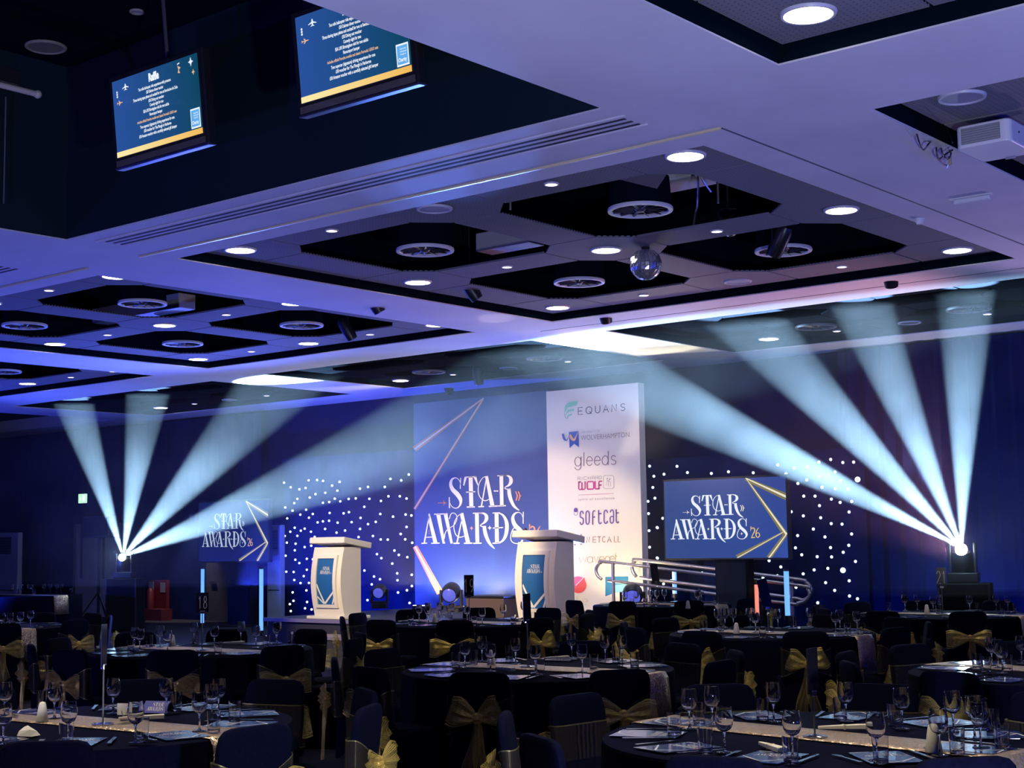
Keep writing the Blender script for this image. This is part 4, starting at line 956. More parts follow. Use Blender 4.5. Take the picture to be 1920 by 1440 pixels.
t = thing('gooseneck_microphone', 'small black microphone on the lectern before the backdrop', 'microphone', (-12.80, 15.85, 1.67))
MB().tube(crom([(0, 0, -.02), (-.02, 0, .06), (-.09, -.01, .10)], 6), .006, 6).build('gooseneck', M_BLACKPL, t)
MB().sphere((-.11, -.01, .105), .022, 10, 8).build('mic_head', M_BLACKPL, t, True)

# ================================================================== RAMP RAILS
M_RAIL = mat('rail_satin', (.66, .58, .60), .28, .85)
def rail(Y, top, mid, posts, label, r=.024, loop_l=None, loop_r=None):
    t = thing('ramp_handrail', label, 'handrail', (0, 0, 0), 0, 'pale tubular ramp handrails')
    P = []
    tl, tr = atY(*top[0], Y), atY(*top[1], Y); ml, mr = atY(*mid[0], Y), atY(*mid[1], Y)
    path = []
    if loop_l: path += [atY(x, y, Y) for x, y in loop_l[::-1]]
    path += [tl, (tl+tr)/2, tr]
    if loop_r: path += [atY(x, y, Y) for x, y in loop_r]
    path += [mr, (ml+mr)/2, ml]
    MB().tube(crom([tuple(p) for p in path], 6), r, 10).build('rail_tube', M_RAIL, t, True)
    for (x, y) in posts:
        p = atY(x, y, Y); MB().tube([p, (p.x, Y, .25)], r*1.05, 10).build('post', M_RAIL, t, True)
    return t
rail(18.2, ((1140, 1054), (1500, 1098)), ((1140, 1088), (1480, 1132)), [(1149, 1056), (1419, 1087)], 'ramp handrail with a rounded end in front of the sponsor panel', .024, [(1126, 1056), (1118, 1066), (1120, 1078), (1128, 1086)], [(1514, 1104), (1518, 1116), (1508, 1128), (1495, 1131)])
rail(18.95, ((1200, 1050), (1492, 1086)), ((1200, 1083), (1484, 1121)), [(1216, 1052), (1484, 1090)], 'farther ramp handrail with its end against the star cloth', .028, [(1190, 1053), (1185, 1061), (1187, 1072), (1193, 1081)], [(1512, 1092), (1521, 1105), (1516, 1120), (1502, 1126)])
rp = thing('stage_ramp', 'sloping dark access ramp between the handrails', 'ramp', (0, 0, 0))
M = Matrix(((1, 0, 0, 0), (0, 0, 1, 18.25), (0, 1, 0, 0), (0, 0, 0, 1)))
MB().prism([(-12.14, 0.0), (-9.0, 0.0), (-9.0, .06), (-12.14, ST)], .66, M).build('ramp_deck', M_STAGE, rp)
MB().box(-9.0, -8.96, 18.25, 18.91, 0, .065).build('kick_strip', M_NOSING, rp)
# black speaker column hiding the middle of the rails
p0, p1 = atY(1349, 1150, 18.03), atY(1411, 1150, 18.03)
t = thing('speaker_column', 'tall black loudspeaker column standing before the ramp handrails', 'speaker', ((p0.x+p1.x)/2, 18.03, 0))
w = (p1.x-p0.x)/2; zt = atY(1380, 1048, 18.03).z
bevel(MB().box(-w, w, -.09, .09, .06, zt).build('cabinet', M_BLACK, t), .015)
MB().box(-w+.03, w-.03, -.100, -.09, .12, zt-.05).build('front_grille', mat('speaker_cloth', (.010, .010, .02), .9), t)
MB().box(-w, w, -.12, .12, 0, .06).build('plinth', M_BLACK, t)

# ================================================================== LED TUBES, HEADS, SIDE GEAR
def led_tube(px, y0, y1, Y, m, label, r=.035):
    a, b = atY(px, y0, Y), atY(px, y1, Y)
    t = thing('led_tube', label, 'led tube', (a.x, Y, b.z))
    MB().tube([(0, 0, 0), (0, 0, a.z-b.z)], r, 12).build('tube', m, t, True)
    MB().lathe([(1e-4, -.06), (r*1.5, -.06), (r*1.3, .0), (1e-4, .0)], 12).build('base_cap', M_BLACKPL, t)
    MB().lathe([(1e-4, 0), (r*1.1, 0), (r*.8, .03), (1e-4, .03)], 12, Matrix.Translation((0, 0, a.z-b.z))).build('end_cap', M_BLACKPL, t)
    if b.z > .1: MB().tube([(0, 0, -.06), (0, 0, -b.z+.02)], .02, 8).build('stand_pole', M_BLACKPL, t)
    MB().lathe([(1e-4, -b.z), (.09, -b.z), (.085, -b.z+.02), (1e-4, -b.z+.03)], 16).build('stand_base', M_BLACKPL, t)
led_tube(380, 1067, 1168, 19.0, M_TUBE, 'blue led tube behind the table eighteen sign')
led_tube(490, 1067, 1182, 17.4, M_TUBE, 'blue led tube standing left of the stage edge')
led_tube(1264, 1069, 1113, 19.3, M_TUBE, 'short blue led tube behind the ramp handrails')
led_tube(1474, 1071, 1154, 17.5, M_TUBE, 'tall blue led tube before the rounded rail end')
led_tube(1418, 1096, 1158, 18.06, M_TUBER, 'coral red led tube beside the speaker column', .028)
def moving_head(px, py, Y, wpx, label, aim=0.0, tilt=.5, lens=None, base=.0):
    p = atY(px, py, Y); s = wpx*(Y/ray(px, py).y)/F_PX/.36*1.0
    t = thing('moving_head_light', label, 'stage light', p, aim); t.scale = (s, s, s)
    R = Matrix.Rotation(tilt, 4, 'X')
    MB().lathe([(1e-4, -.20), (.12, -.19), (.165, -.10), (.18, .02), (.17, .12), (.15, .17), (.145, .19), (.13, .19), (.128, .165), (1e-4, .165)], 24, R @ Matrix.Rotation(-pi/2, 4, 'X') @ Matrix.Rotation(pi, 4, 'Y') if False else R @ Matrix.Rotation(pi/2, 4, 'X')).build('head', M_BLACKPL, t, True)
    MB().sphere((0, 0, 0), .135, 20, 10, (1, 1, .35)).build('lens', lens or M_WASHLENS, t, True)
    t.children[-1].matrix_local = R @ Matrix.Rotation(pi/2, 4, 'X') @ Matrix.Translation((0, 0, .165))
    for sx in (-1, 1):
        bevel(MB().box(sx*.195-.022, sx*.195+.022, -.06, .06, -.26, .04).build('yoke_arm', M_BLACKPL, t), .01)
    bevel(MB().box(-.22, .22, -.09, .09, -.30, -.25).build('yoke_base', M_BLACKPL, t), .01)
    bevel(MB().box(-.18, .18, -.15, .15, -.43, -.30).build('base', M_BLACKPL, t), .015)
    return t
moving_head(712, 1108, 18.2, 27, 'moving head light on the stage between left lectern and panel', .55, .25)
moving_head(846, 1110, 18.3, 36, 'moving head light before the navy backdrop panel', .5, .3)
moving_head(1186, 1114, 17.95, 40, 'moving head light before the sponsor panel and ramp rails', .6, .3)
for s, side_, rz in ((SRC_L, 'left', .6), (SRC_R, 'right', .3)):
    t = thing('beam_light', 'dazzling beam moving head fanning light on a black case, %s of the stage' % side_, 'stage light', s, rz)
    MB().lathe([(1e-4, -.05), (.10, -.05), (.12, -.12), (.12, -.30), (.09, -.34), (1e-4, -.34)], 20, Matrix.Rotation(.35, 4, 'X')).build('head', M_BLACKPL, t, True)
    for k in range(2):
        bevel(MB().box(-.16+.29*k, -.13+.29*k, .02, .16, -.30, .06).build('yoke_arm', M_BLACKPL, t), .008)
    bevel(MB().box(-.18, .18, -.05, .25, -.42, -.30).build('base', M_BLACKPL, t), .012)
    ln = MB().lathe([(1e-4, .012), (.05, .008), (.072, 0), (.072, -.01), (1e-4, -.01)], 20).build('lens', M_LENS, t, True)
    ln.matrix_local = Matrix.Translation((0, -.06, -.02)) @ Matrix.Rotation(pi/2-.25, 4, 'X')
    ztop = s.z-.42
    c = thing('flight_case', 'tall black case under the %s beam light' % side_, 'case', (s.x, s.y+.06, 0), rz)
    bevel(MB().box(-.30, .30, -.26, .26, .05, ztop-.006).build('body', M_BLACK, c), .015)
    for sx in (-.30, .28):
        for sy in (-.264, .244): MB().box(sx, sx+.02, sy, sy+.02, .05, ztop-.006).build('edge_trim', mat('case_trim', (.05, .05, .06), .4, .6), c)
    MB().box(-.26, .26, -.22, .22, 0, .05).build('caster_board', M_BLACKPL, c)
# stage monitor wedge / dark lectern box by the second lectern
p = atY(925, 1150, 17.0)
t = thing('stage_monitor', 'brown fronted low box on the stage left of the second lectern', 'box', (p.x, 17.0, ST))
bevel(MB().box(-.37, .37, -.2, .25, 0, .30).build('cabinet', mat('brown_front', (.10, .065, .055), .6), t), .01)
bevel(MB().box(-.385, .385, -.215, .26, .30, .335).build('lid', M_BLACKPL, t), .008)
p = atY(1092, 1160, 18.7)
t = thing('footlight', 'warm glowing footlight at the base of the sponsor panel', 'stage light', (-13.6, 18.62, ST))
bevel(MB().box(-.18, .18, -.05, .05, 0, .07).build('housing', M_BLACKPL, t), .008)
MB().box(-.165, .165, -.035, .035, .07, .074).build('lens', mat('footlight_lens', (1, 1, .9), .4, emit=(1.0, .86, .55), es=14), t)
for fx, wh in ((-17.5, 'left'), (-16.6, 'middle'), (-15.6, 'right')):
    t = thing('footlight', 'low white footlight at the base of the navy backdrop panel, %s of three' % wh, 'stage light', (fx, 18.62, ST))
    bevel(MB().box(-.18, .18, -.05, .05, 0, .07).build('housing', M_BLACKPL, t), .008)
    MB().box(-.165, .165, -.035, .035, .07, .074).build('lens', mat('footlight_lens2', (1, 1, .95), .4, emit=(1.0, .93, .80), es=8), t)

# ================================================================== LEFT WALL AREA
WY = 20.95
def wpt(x, y, Y=WY): return atY(x, y, Y)
a, b = wpt(146, 1118), wpt(232, 955)
t = tag(bpy.data.objects.new('door_1', None), kind='structure'); COL.objects.link(t); t.location = ((a.x+b.x)/2, WY, 0)
hw = (b.x-a.x)/2; zt = b.z
M_DOOR = mat('pale_door', (.66, .62, .60), .6)
for nm, box in (('door_frame', (-hw-.1, -hw, 0, zt+.08)), ('door_frame', (hw, hw+.1, 0, zt+.08)), ('door_frame', (-hw, hw, zt, zt+.08))):
    MB().box(box[0], box[1], -.08, .02, box[2], box[3]).build(nm, mat('door_frame_grey', (.20, .20, .22), .6), t)
for k in (0, 1):
    x0 = -hw+.005+k*hw
    lf = MB().box(x0, x0+hw-.01, -.03, .0, 0, zt-.01).build('door_leaf', M_DOOR, t)
    MB().box(x0+.12, x0+.22, -.036, -.03, .9, zt-.3).build('door_glazing', mat('door_glass', (.10, .11, .14), .1), lf)
p = wpt(175, 935)
t = thing('exit_sign', 'small glowing green and white exit sign above the pale door', 'sign', (p.x, WY-.30, p.z))
bevel(MB().box(-.15, .15, -.02, .03, -.11, .11).build('sign_box', mat('sign_white', (.6, .7, .6), .5, emit=(.62, 1.0, .74), es=1.0), t), .01)
MB().box(-.02, .02, .03, .36, -.02, .02).build('wall_bracket', M_BLACKPL, t); plx = Plane((0, -.021, 0), (1, 0, 0), (0, 0, 1))
MB_ = lay([[(-.13, -.09), (.02, -.09), (.02, .09), (-.13, .09)]], plx, lambda u, v: (u, v), .002).build('green_field', M_EEXIT, t)
lay([circ(-.05, .05, .016), [(-.07, .02), (-.03, .03), (-.02, -.02), (-.06, -.02)], [(-.05, -.02), (-.02, -.02), (.0, -.07), (-.02, -.075)], [(-.06, -.02), (-.04, -.02), (-.08, -.07), (-.1, -.065)],
     [(.04, -.06), (.10, -.06), (.10, .06), (.04, .06)]], plx, lambda u, v: (u, v), .004).build('running_figure', mat('sign_mark', (.9, 1, .9), .5, emit=(.9, 1, .92), es=1.2), t)
def ac_unit(px0, px1, pyt, Y, label, zb=0.0):
    a, b = atY(px0, pyt, Y), atY(px1, pyt, Y)
    t = thing('air_conditioner', label, 'air conditioner', ((a.x+b.x)/2, Y, zb)); w = (b.x-a.x)/2; h = a.z-zb
    bevel(MB().box(-w, w, 0, .12, 0, h).build('cabinet', mat('ac_casing', (.40, .42, .44), .5), t), .015)
    MB().box(-w*.75, w*.55, -.008, 0, h*.76, h*.95).build('vent_recess', M_BLACKPL, t)
    for k in range(6):
        z = h*(.775+.028*k)
        MB().box(-w*.73, w*.53, -.018, -.008, z, z+.012).build('vent_slat', mat('ac_slat', (.10, .11, .13), .5), t)
    MB().box(-w*.8, w*.8, -.006, 0, h*.35, h*.36).build('panel_seam', M_BLACKPL, t)
    return t
ac_unit(-22, 34, 1000, 18.6, 'tall pale air conditioner cabinet at the left frame edge')
ac_unit(501, 526, 985, 20.0, 'pale air conditioner cabinet between left side screen and star cloth')
p0, p1 = wpt(388, 1165), wpt(486, 1070)
t = tag(bpy.data.objects.new('door_2', None), kind='structure'); COL.objects.link(t); t.location = ((p0.x+p1.x)/2, WY, 0); hw = (p1.x-p0.x)/2
for k in (0, 1):
    lf = MB().box(-hw+k*hw+.004, k*hw-.004, -.04, 0, 0, 2.05).build('door_leaf', mat('dark_door', (.030, .030, .05), .6), t)
p = wpt(405, 1092)
MB().box(p.x-t.location.x-.12, p.x-t.location.x+.06, -.09, -.06, p.z-.03, p.z+.03).build('push_bar', M_STEEL, lf)
p = atY(297, 1120, 20.6)
t = thing('fire_point', 'dim red fire extinguisher board with white notices', 'fire point', (p.x, 20.6, 0))
zt = atY(297, 1088, 20.6).z
bevel(MB().box(-.40, .30, 0, .08, .25, zt).build('board', mat('fire_red', (.10, .006, .014), .5), t), .01)
for x, z in ((-.26, zt-.14), (.16, zt-.16), (-.04, zt-.78)): MB().box(x-.09, x+.09, -.006, 0, z-.11, z+.11).build('notice', mat('notice_white', (.20, .20, .24), .6), t)
MB().lathe([(1e-4, .25), (.08, .25), (.085, .28), (.085, .62), (.05, .70), (.02, .72), (1e-4, .72)], 16, Matrix.Translation((-.16, -.10, 0))).build('extinguisher', mat('fire_red', (.10, .006, .014), .5), t, True)
MB().box(-.5, .4, -.22, .08, 0, .25).build('plinth', mat('fire_dark_red', (.10, .01, .02), .6), t)
# pa speaker on a pole
p = atY(186, 1010, 17.6)
t = thing('pole_speaker', 'black loudspeaker on a tripod pole left of the left beam light', 'speaker', (p.x, 17.6, 0))
z0, z1 = atY(186, 1008, 17.6).z, atY(186, 968, 17.6).z
bevel(MB().box(-.30, .34, -.14, .20, z0, z1, Matrix.Rotation(.3, 4, 'Z')).build('cabinet', M_BLACKPL, t), .02)
MB().box(-.27, .31, -.152, -.14, z0+.03, z1-.03, Matrix.Rotation(.3, 4, 'Z')).build('grille', M_BLACK, t)
MB().tube([(0, 0, .5), (0, 0, z0)], .022, 10).build('pole', M_BLACKPL, t)
MB().tube([(0, 0, .1), (0, 0, .9)], .03, 10).build('lower_pole', M_BLACKPL, t)
for k in range(3):
    a = 2*pi*k/3; MB().tube([(0, 0, .75), (.5*cos(a), .5*sin(a), .015)], .014, 8).build('leg', M_BLACKPL, t)

# ================================================================== TABLES, CHAIRS, SETTINGS
TZ = .75
TAB = [  # key, centre pixel, description, chair phase (deg), runner direction pixels
    ('T1', (1528, 1380), 'the big front table', 176, ((1280, 1352), (1900, 1412))),
    ('T2', (192, 1358), 'the place card table', 28, ((40, 1349), (372, 1378))),
    ('T3', (1008, 1254), 'the middle table', -66, ((850, 1243), (1260, 1262))),
    ('T4', (378, 1219), 'table eighteen', -48, ((250, 1212), (560, 1226))),
    ('T5', (880, 1167), 'table nineteen', -54, ((760, 1163), (1010, 1170))),
    ('T6', (1446, 1187), 'the slanted sign table', -48, ((1290, 1182), (1610, 1192))),
    ('T7', (1241, 1133), 'the ramp side table', -77, ((1120, 1131), (1360, 1135))),
    ('T8', (1768, 1152), 'table twenty-one', -57, ((1620, 1149), (1900, 1155))),
    ('T9', (1990, 1260), 'the right edge table', -60, ((1800, 1250), (2100, 1270))),
    ('T10', (-30, 1176), 'the left edge table', 13, -5.6),
    ('T11', (60, 1116), 'the far left table', 0, ((0, 1115), (120, 1117))),
]
TLAB = dict(T1='round black banquet table nearest the camera with a tall sign pole', T2='round black banquet table holding the white place card', T3='round black banquet table in the middle before the lecterns', T4='round black banquet table under the number eighteen sign',
    T5='round black banquet table under the number nineteen sign', T6='round black banquet table under the slanted black sign', T7='round black banquet table beside the ramp handrails', T8='round black banquet table under the number twenty-one sign',
    T9='round black banquet table cut off by the right frame edge', T10='round black banquet table at the left edge with a hanging sequin runner', T11='far small round black table near the pale door')
TR = .915
nf = 96
def table_meshes():
    top = MB().lathe([(1e-4, TZ-.02), (1e-4, TZ), (TR-.012, TZ), (TR, TZ-.006), (TR+.002, TZ-.022)], nf).mesh('cloth_top', M_CLOTH, True)
    rings = []
    for i in range(7):
        t = i/6; z = (TZ-.018)*(1-t)+.012*t; r = []
        for k in range(nf):
            a = 2*pi*k/nf; rr = TR+.004+t*(.012+.030*sin(13*a+.5*sin(3*a))*(.3+.7*t))
            r.append((rr*cos(a), rr*sin(a), z))
        rings.append(r)
    sk = MB().loft(rings, cap=False).mesh('cloth_skirt', M_CLOTH, True)
    return top, sk
T_TOP, T_SK = table_meshes()
# --- chair in a fitted black cover with a gold organza sash
def sup(w, d, cy, z, n=4.0, seg=28):
    r = []
    for k in range(seg):
        a = 2*pi*k/seg; c, s = cos(a), sin(a)
        r.append((w/2*math.copysign(abs(c)**(2/n), c), cy+d/2*math.copysign(abs(s)**(2/n), s), z))
    return r
cov = MB().loft([sup(.47, .42, .0, .012), sup(.445, .40, .0, .25), sup(.43, .385, .0, .42), sup(.42, .375, .0, .455), sup(.39, .35, -.005, .468),
                 sup(.385, .10, -.150, .474), sup(.385, .070, -.165, .50), sup(.39, .060, -.185, .65), sup(.385, .055, -.20, .77), sup(.365, .050, -.205, .815), sup(.32, .042, -.207, .838), sup(.25, .030, -.208, .847)])
COVER = cov.mesh('chair_cover', M_CLOTH, True)
def sash_mesh():
    # front and side band at full height, narrowing to the knot at the middle of the back
    n = 48; r0, r1, r2 = [], [], []
    for k in range(n+1):
        a = 2*pi*k/n-pi/2
        c, s = cos(a), sin(a); w, d = .405, .088
        x = w/2*math.copysign(abs(c)**.5, c); y = -.182+d/2*math.copysign(abs(s)**.5, s)
        back = s < 0
        t = abs(x)/(w/2) if back else 1
        t = t**.9
        zt = .605+.110*t; zb = .565-.085*t
        y -= (.012*(1-t) if back else 0)
        for R, z in ((r0, zb), (r1, (zb+zt)/2), (r2, zt)):
            R.append((x, y-.02*(z-.58), z))
    mb = MB().loft([r0, r1, r2], cap=False, closed=False)
    mb.uv = [(u[0]*1.0, u[1]*12) for u in mb.uv]
    return mb.mesh('sash', M_SASH, True)
SASH = sash_mesh()
def bow_meshes(seed, spread, tails, lift):
    rnd = random.Random(seed)
    knot = MB().sphere((0, -.255, .585), .034, 14, 10, (1.0, .7, 1.05)).mesh('knot', M_KNOT, True)
    loops = []
    for sx in (-1, 1):
        L = spread*rnd.uniform(.9, 1.1); R = []
        n = 12; ang = lift+rnd.uniform(-.12, .12)
        for layer in (0, 1):
            RR = []
            for i in range(n+1):
                t = i/n; hw = .014+.092*t**.75*(1-.35*max(0, t-.72)/.28)
                px = sx*L*t*cos(ang); pz = .585+L*t*sin(ang)-.02*t*layer
                row = []
                for j in range(7):
                    v = j/6*2-1; puff = (1-v*v)*.040*sin(pi*t)*(1 if layer else -1)
                    row.append((px-sx*v*hw*sin(ang)+rnd.uniform(-.003, .003), -.262-.02*t+puff*.9-.012*sin(v*9+t*3), pz+v*hw*cos(ang)))
                RR.append(row)
            R.append(RR)
        mb = MB(); mb.loft(R[0], cap=False, closed=False); mb.loft(R[1], cap=False, closed=False)
        mb.uv = [(u[0], u[1]*3) for u in mb.uv]
        loops.append(mb.mesh('bow_loop', M_BOW, True))
    tl = []
    for q, (tx, ln, w) in enumerate(tails):
        n = 14; RR = []
        for i in range(n+1):
            t = i/n; row = []
            hw = .014+w*(t**.6)*(1-.25*t)
            for j in range(7):
                v = j/6*2-1
                row.append((tx*t+v*hw+.012*sin(t*6+q*2), -.258-.018*t-.012*sin(v*8+q+t*2)-.012*q, .575-ln*t+(.03*v if i == n else 0)))
            RR.append(row)
        mb = MB().loft(RR, cap=False, closed=False); mb.uv = [(u[0], u[1]*3) for u in mb.uv]
        tl.append(mb.mesh('bow_tail', M_BOW, True))
    return knot, loops, tl
BOWS = [bow_meshes(1, .20, ((-.05, .46, .045), (.03, .30, .030)), .12), bow_meshes(2, .22, ((.02, .20, .035), (.06, .40, .040)), -.10), bow_meshes(3, .18, ((-.06, .40, .050), (.06, .44, .045)), .35)]
def make_chair(v):
    t = thing('banquet_chair', 'x', 'chair', (0, 0, 0), 0, 'black covered chairs with gold sashes')
    link('chair_cover', COVER, t)
    s = link('sash', SASH, t)
    k, lo, ta = BOWS[v]
    kn = link('knot', k, s)
    for m in lo: link('bow_loop', m, s)
    for m in ta: link('bow_tail', m, s)
    return t
PROTO = [make_chair(i) for i in range(3)]; USED = [False]*3
def clock(phi, c):
    tow = atan2(-c.y, -c.x)                 # direction from the table to the viewer = six o'clock
    d = (phi-tow) % (2*pi)                  # counter-clockwise from six o'clock seen from above
    # seen from the viewer, counter-clockwise from six runs towards the right (five, four, three ...)
    h = (6-d/(2*pi)*12) % 12
    return h
HOURS = ['twelve', 'one', 'two', 'three', 'four', 'five', 'six', 'seven', 'eight', 'nine', 'ten', 'eleven']
def hourname(h):
    q = round(h*2)/2 % 12
    return ('half past ' if q != int(q) else '')+HOURS[int(q)]+('' if q != int(q) else " o'clock")
TC = {}
nch = 0
CH_ANG = {}
for key, pxc, desc, ph, rn in TAB:
    c = atZ(pxc[0], pxc[1], TZ); c.z = 0; TC[key] = c
    t = thing('banquet_table', TLAB[key], 'table', c, random.uniform(0, 6), 'round banquet tables')
    link('cloth_top', T_TOP, t); link('cloth_skirt', T_SK, t)
    used = set(); CH_ANG[key] = []
    for k in range(10):
        phi = RAD(ph+36*k); CH_ANG[key].append(phi)
        rad = 1.135+random.uniform(0, .03)
        x, y = c.x+rad*cos(phi), c.y+rad*sin(phi)
        pt = proj((x, y, .8))
        if (x < -11.85 and y > 15.0) or (key == 'T7' and y > 17.3): continue
        if not (-70 < pt[0] < 1990 and pt[1] < 1475): continue
        h = hourname(clock(phi, c)); used.add(h)
        lab = "black covered chair with gold bow, %s place of %s" % (h, desc)
        v = (k*7+len(key)+ord(key[-1])) % 3
        rz = phi+pi/2+random.uniform(-.10, .10)
        if not USED[v]:
            o = PROTO[v]; USED[v] = True; o.location = (x, y, 0); o.rotation_euler = (0, 0, rz); o['label'] = lab
        else: o = dup(PROTO[v], (x, y, 0), rz, lab)
        nch += 1
for i in range(3):
    if not USED[i]:
        for ch in list(PROTO[i].children):
            for g in list(ch.children): bpy.data.objects.remove(g)
            bpy.data.objects.remove(ch)
        bpy.data.objects.remove(PROTO[i])
# two loose chairs seen turned away in the aisle
# --- sequin runners
for key, pxc, desc, ph, rn in TAB:
    if isinstance(rn, float): d = Vector((cos(RAD(rn)), sin(RAD(rn)), 0))
    else: a, b = atZ(*rn[0], TZ), atZ(*rn[1], TZ); d = (b-a); d.z = 0; d.normalize()
    q = Vector((-d.y, d.x, 0)); c = TC[key]
    w = .155; R = []; over = .34
    e = math.sqrt(TR*TR-w*w)
    prof = [(-e-.045, TZ-over), (-e-.034, TZ-over*.5), (-e-.022, TZ-.03), (-e+.0, TZ+.005)]+[(-e+.02+(2*e-.04)*i/10, TZ+.005) for i in range(11)]+[(e, TZ+.005), (e+.022, TZ-.03), (e+.034, TZ-over*.5), (e+.045, TZ-over)]
    for s, z in prof:
        row = []
        for v in (-1, -.5, 0, .5, 1):
            # the hanging ends bulge with the round edge
            ss = s
            if abs(s) > e-.001: ss = math.copysign(math.sqrt(max(0, TR*TR-(v*w)**2))+(abs(s)-e)+.004, s)
            row.append((c.x+d.x*ss+q.x*v*w, c.y+d.y*ss+q.y*v*w, z))
        R.append(row)
    mb = MB(); lo = MB().loft(R, cap=False, closed=False)
    o = lo.build('table_runner', M_SEQUIN, smooth=True)
    s_ = o.modifiers.new('thickness', 'SOLIDIFY'); s_.thickness = .003; s_.offset = 0
    tag(o, 'gold sequin runner across '+desc, 'table runner', 'gold sequin runners')
# --- glassware
def wine_parts():
    bowl = MB().lathe([(1e-4, .082), (.012, .083), (.026, .092), (.034, .108), (.0375, .128), (.036, .150), (.0315, .178), (.0303, .1785), (.0347, .150), (.0360, .128), (.0325, .109), (.025, .0945), (.012, .0865), (1e-4, .0862)], 24).mesh('bowl', M_GLASS, True)
    stem = MB().lathe([(1e-4, .0055), (.009, .0056), (.005, .014), (.0040, .045), (.0045, .070), (.009, .0815), (1e-4, .0818)], 14).mesh('stem', M_GLASS, True)
    foot = MB().lathe([(1e-4, .0), (.033, .0), (.0335, .0015), (.030, .003), (.012, .0050), (1e-4, .0053)], 24).mesh('foot', M_GLASS, True)
    return bowl, stem, foot
W_B, W_S, W_F = wine_parts()
TUM = MB().lathe([(1e-4, 0), (.026, 0), (.028, .002), (.0315, .10), (.0305, .1005), (.0270, .017), (.024, .014), (1e-4, .013)], 24).mesh('tumbler', M_GLASS, True)
items = []   # (kind, key, x, y, z)
EXP = {'T1': ([(1336, 1361), (1293, 1367), (1357, 1411), (1450, 1353), (1487, 1420), (1587, 1353), (1690, 1366), (1645, 1426), (1762, 1417), (1788, 1374), (1828, 1386), (1842, 1402)],
              [(1264, 1380), (1311, 1357), (1325, 1413), (1431, 1350), (1480, 1435), (1575, 1349), (1680, 1363), (1664, 1437), (1795, 1414), (1877, 1404), (1862, 1372)]),
       'T2': ([(102, 1347), (128, 1392), (212, 1338), (258, 1395), (313, 1338), (374, 1371), (396, 1352), (6, 1397), (9, 1346), (410, 1340)],
              [(122, 1401), (265, 1389), (329, 1335), (401, 1374), (440, 1353), (79, 1330)]),
       'T3': ([(872, 1252), (904, 1240), (920, 1259), (967, 1245), (1004, 1262), (1072, 1233), (1092, 1260), (1135, 1239), (1165, 1239)],
              [(855, 1251), (888, 1246), (955, 1236), (1013, 1266), (1114, 1255), (1190, 1251), (1157, 1238)]),
       'T4': ([(252, 1216), (262, 1220), (300, 1213), (314, 1224), (363, 1205), (402, 1214), (460, 1202), (480, 1214), (518, 1207), (520, 1205)], [(246, 1224), (366, 1207), (409, 1228), (547, 1206), (280, 1213), (500, 1214)]),
       'T5': ([(786, 1165), (797, 1160), (803, 1168), (833, 1168), (848, 1162), (876, 1167), (909, 1178), (944, 1165), (985, 1158), (812, 1158)], [(770, 1172), (818, 1165), (843, 1171), (910, 1182), (963, 1171), (1000, 1166)]),
       'T6': ([(1330, 1173), (1345, 1176), (1365, 1176), (1395, 1172), (1417, 1186), (1459, 1178), (1520, 1175), (1567, 1186), (1607, 1184), (1575, 1180)], [(1319, 1184), (1352, 1184), (1425, 1201), (1488, 1176), (1590, 1190), (1623, 1190), (1605, 1176)]),
       'T7': ([(1172, 1136), (1193, 1134), (1220, 1131), (1232, 1132), (1246, 1130), (1310, 1132), (1345, 1125), (1308, 1134)], [(1185, 1137), (1227, 1138), (1325, 1136), (1358, 1134), (1210, 1137)]),
       'T8': ([(1683, 1143), (1697, 1145), (1715, 1143), (1750, 1148), (1763, 1145), (1820, 1147), (1868, 1145), (1890, 1146)], [(1667, 1146), (1760, 1151), (1832, 1147), (1880, 1150), (1905, 1150)]),
       'T9': ([(1860, 1248), (1872, 1252), (1880, 1262), (1916, 1244)], [(1832, 1255), (1850, 1262), (1890, 1258)]),
       'T10': ([(17, 1181), (43, 1184), (63, 1183), (57, 1176)], [(27, 1186), (52, 1186), (73, 1184)]),
       'T11': ([(8, 1112), (20, 1113), (52, 1112), (60, 1114), (92, 1111), (107, 1112), (117, 1110), (128, 1111)], [(26, 1113), (64, 1115), (134, 1112)])}
DESC = {k: d for k, _, d, _, _ in TAB}
wine0 = None
for key in EXP:
    for kind in (0, 1):
        P = sorted(EXP[key][kind]); placed = []
        for i, (px, py) in enumerate(P):
            p = atZ(px, py, TZ+.009); c = TC[key]; d = Vector((p.x-c.x, p.y-c.y, 0))
            if d.length > TR-.05: d *= (TR-.05)/d.length; p = Vector((c.x+d.x, c.y+d.y, p.z))
            for q in placed+[it for it in items if it[0] == key]:
                pass
            items.append([key, kind, p.x, p.y])
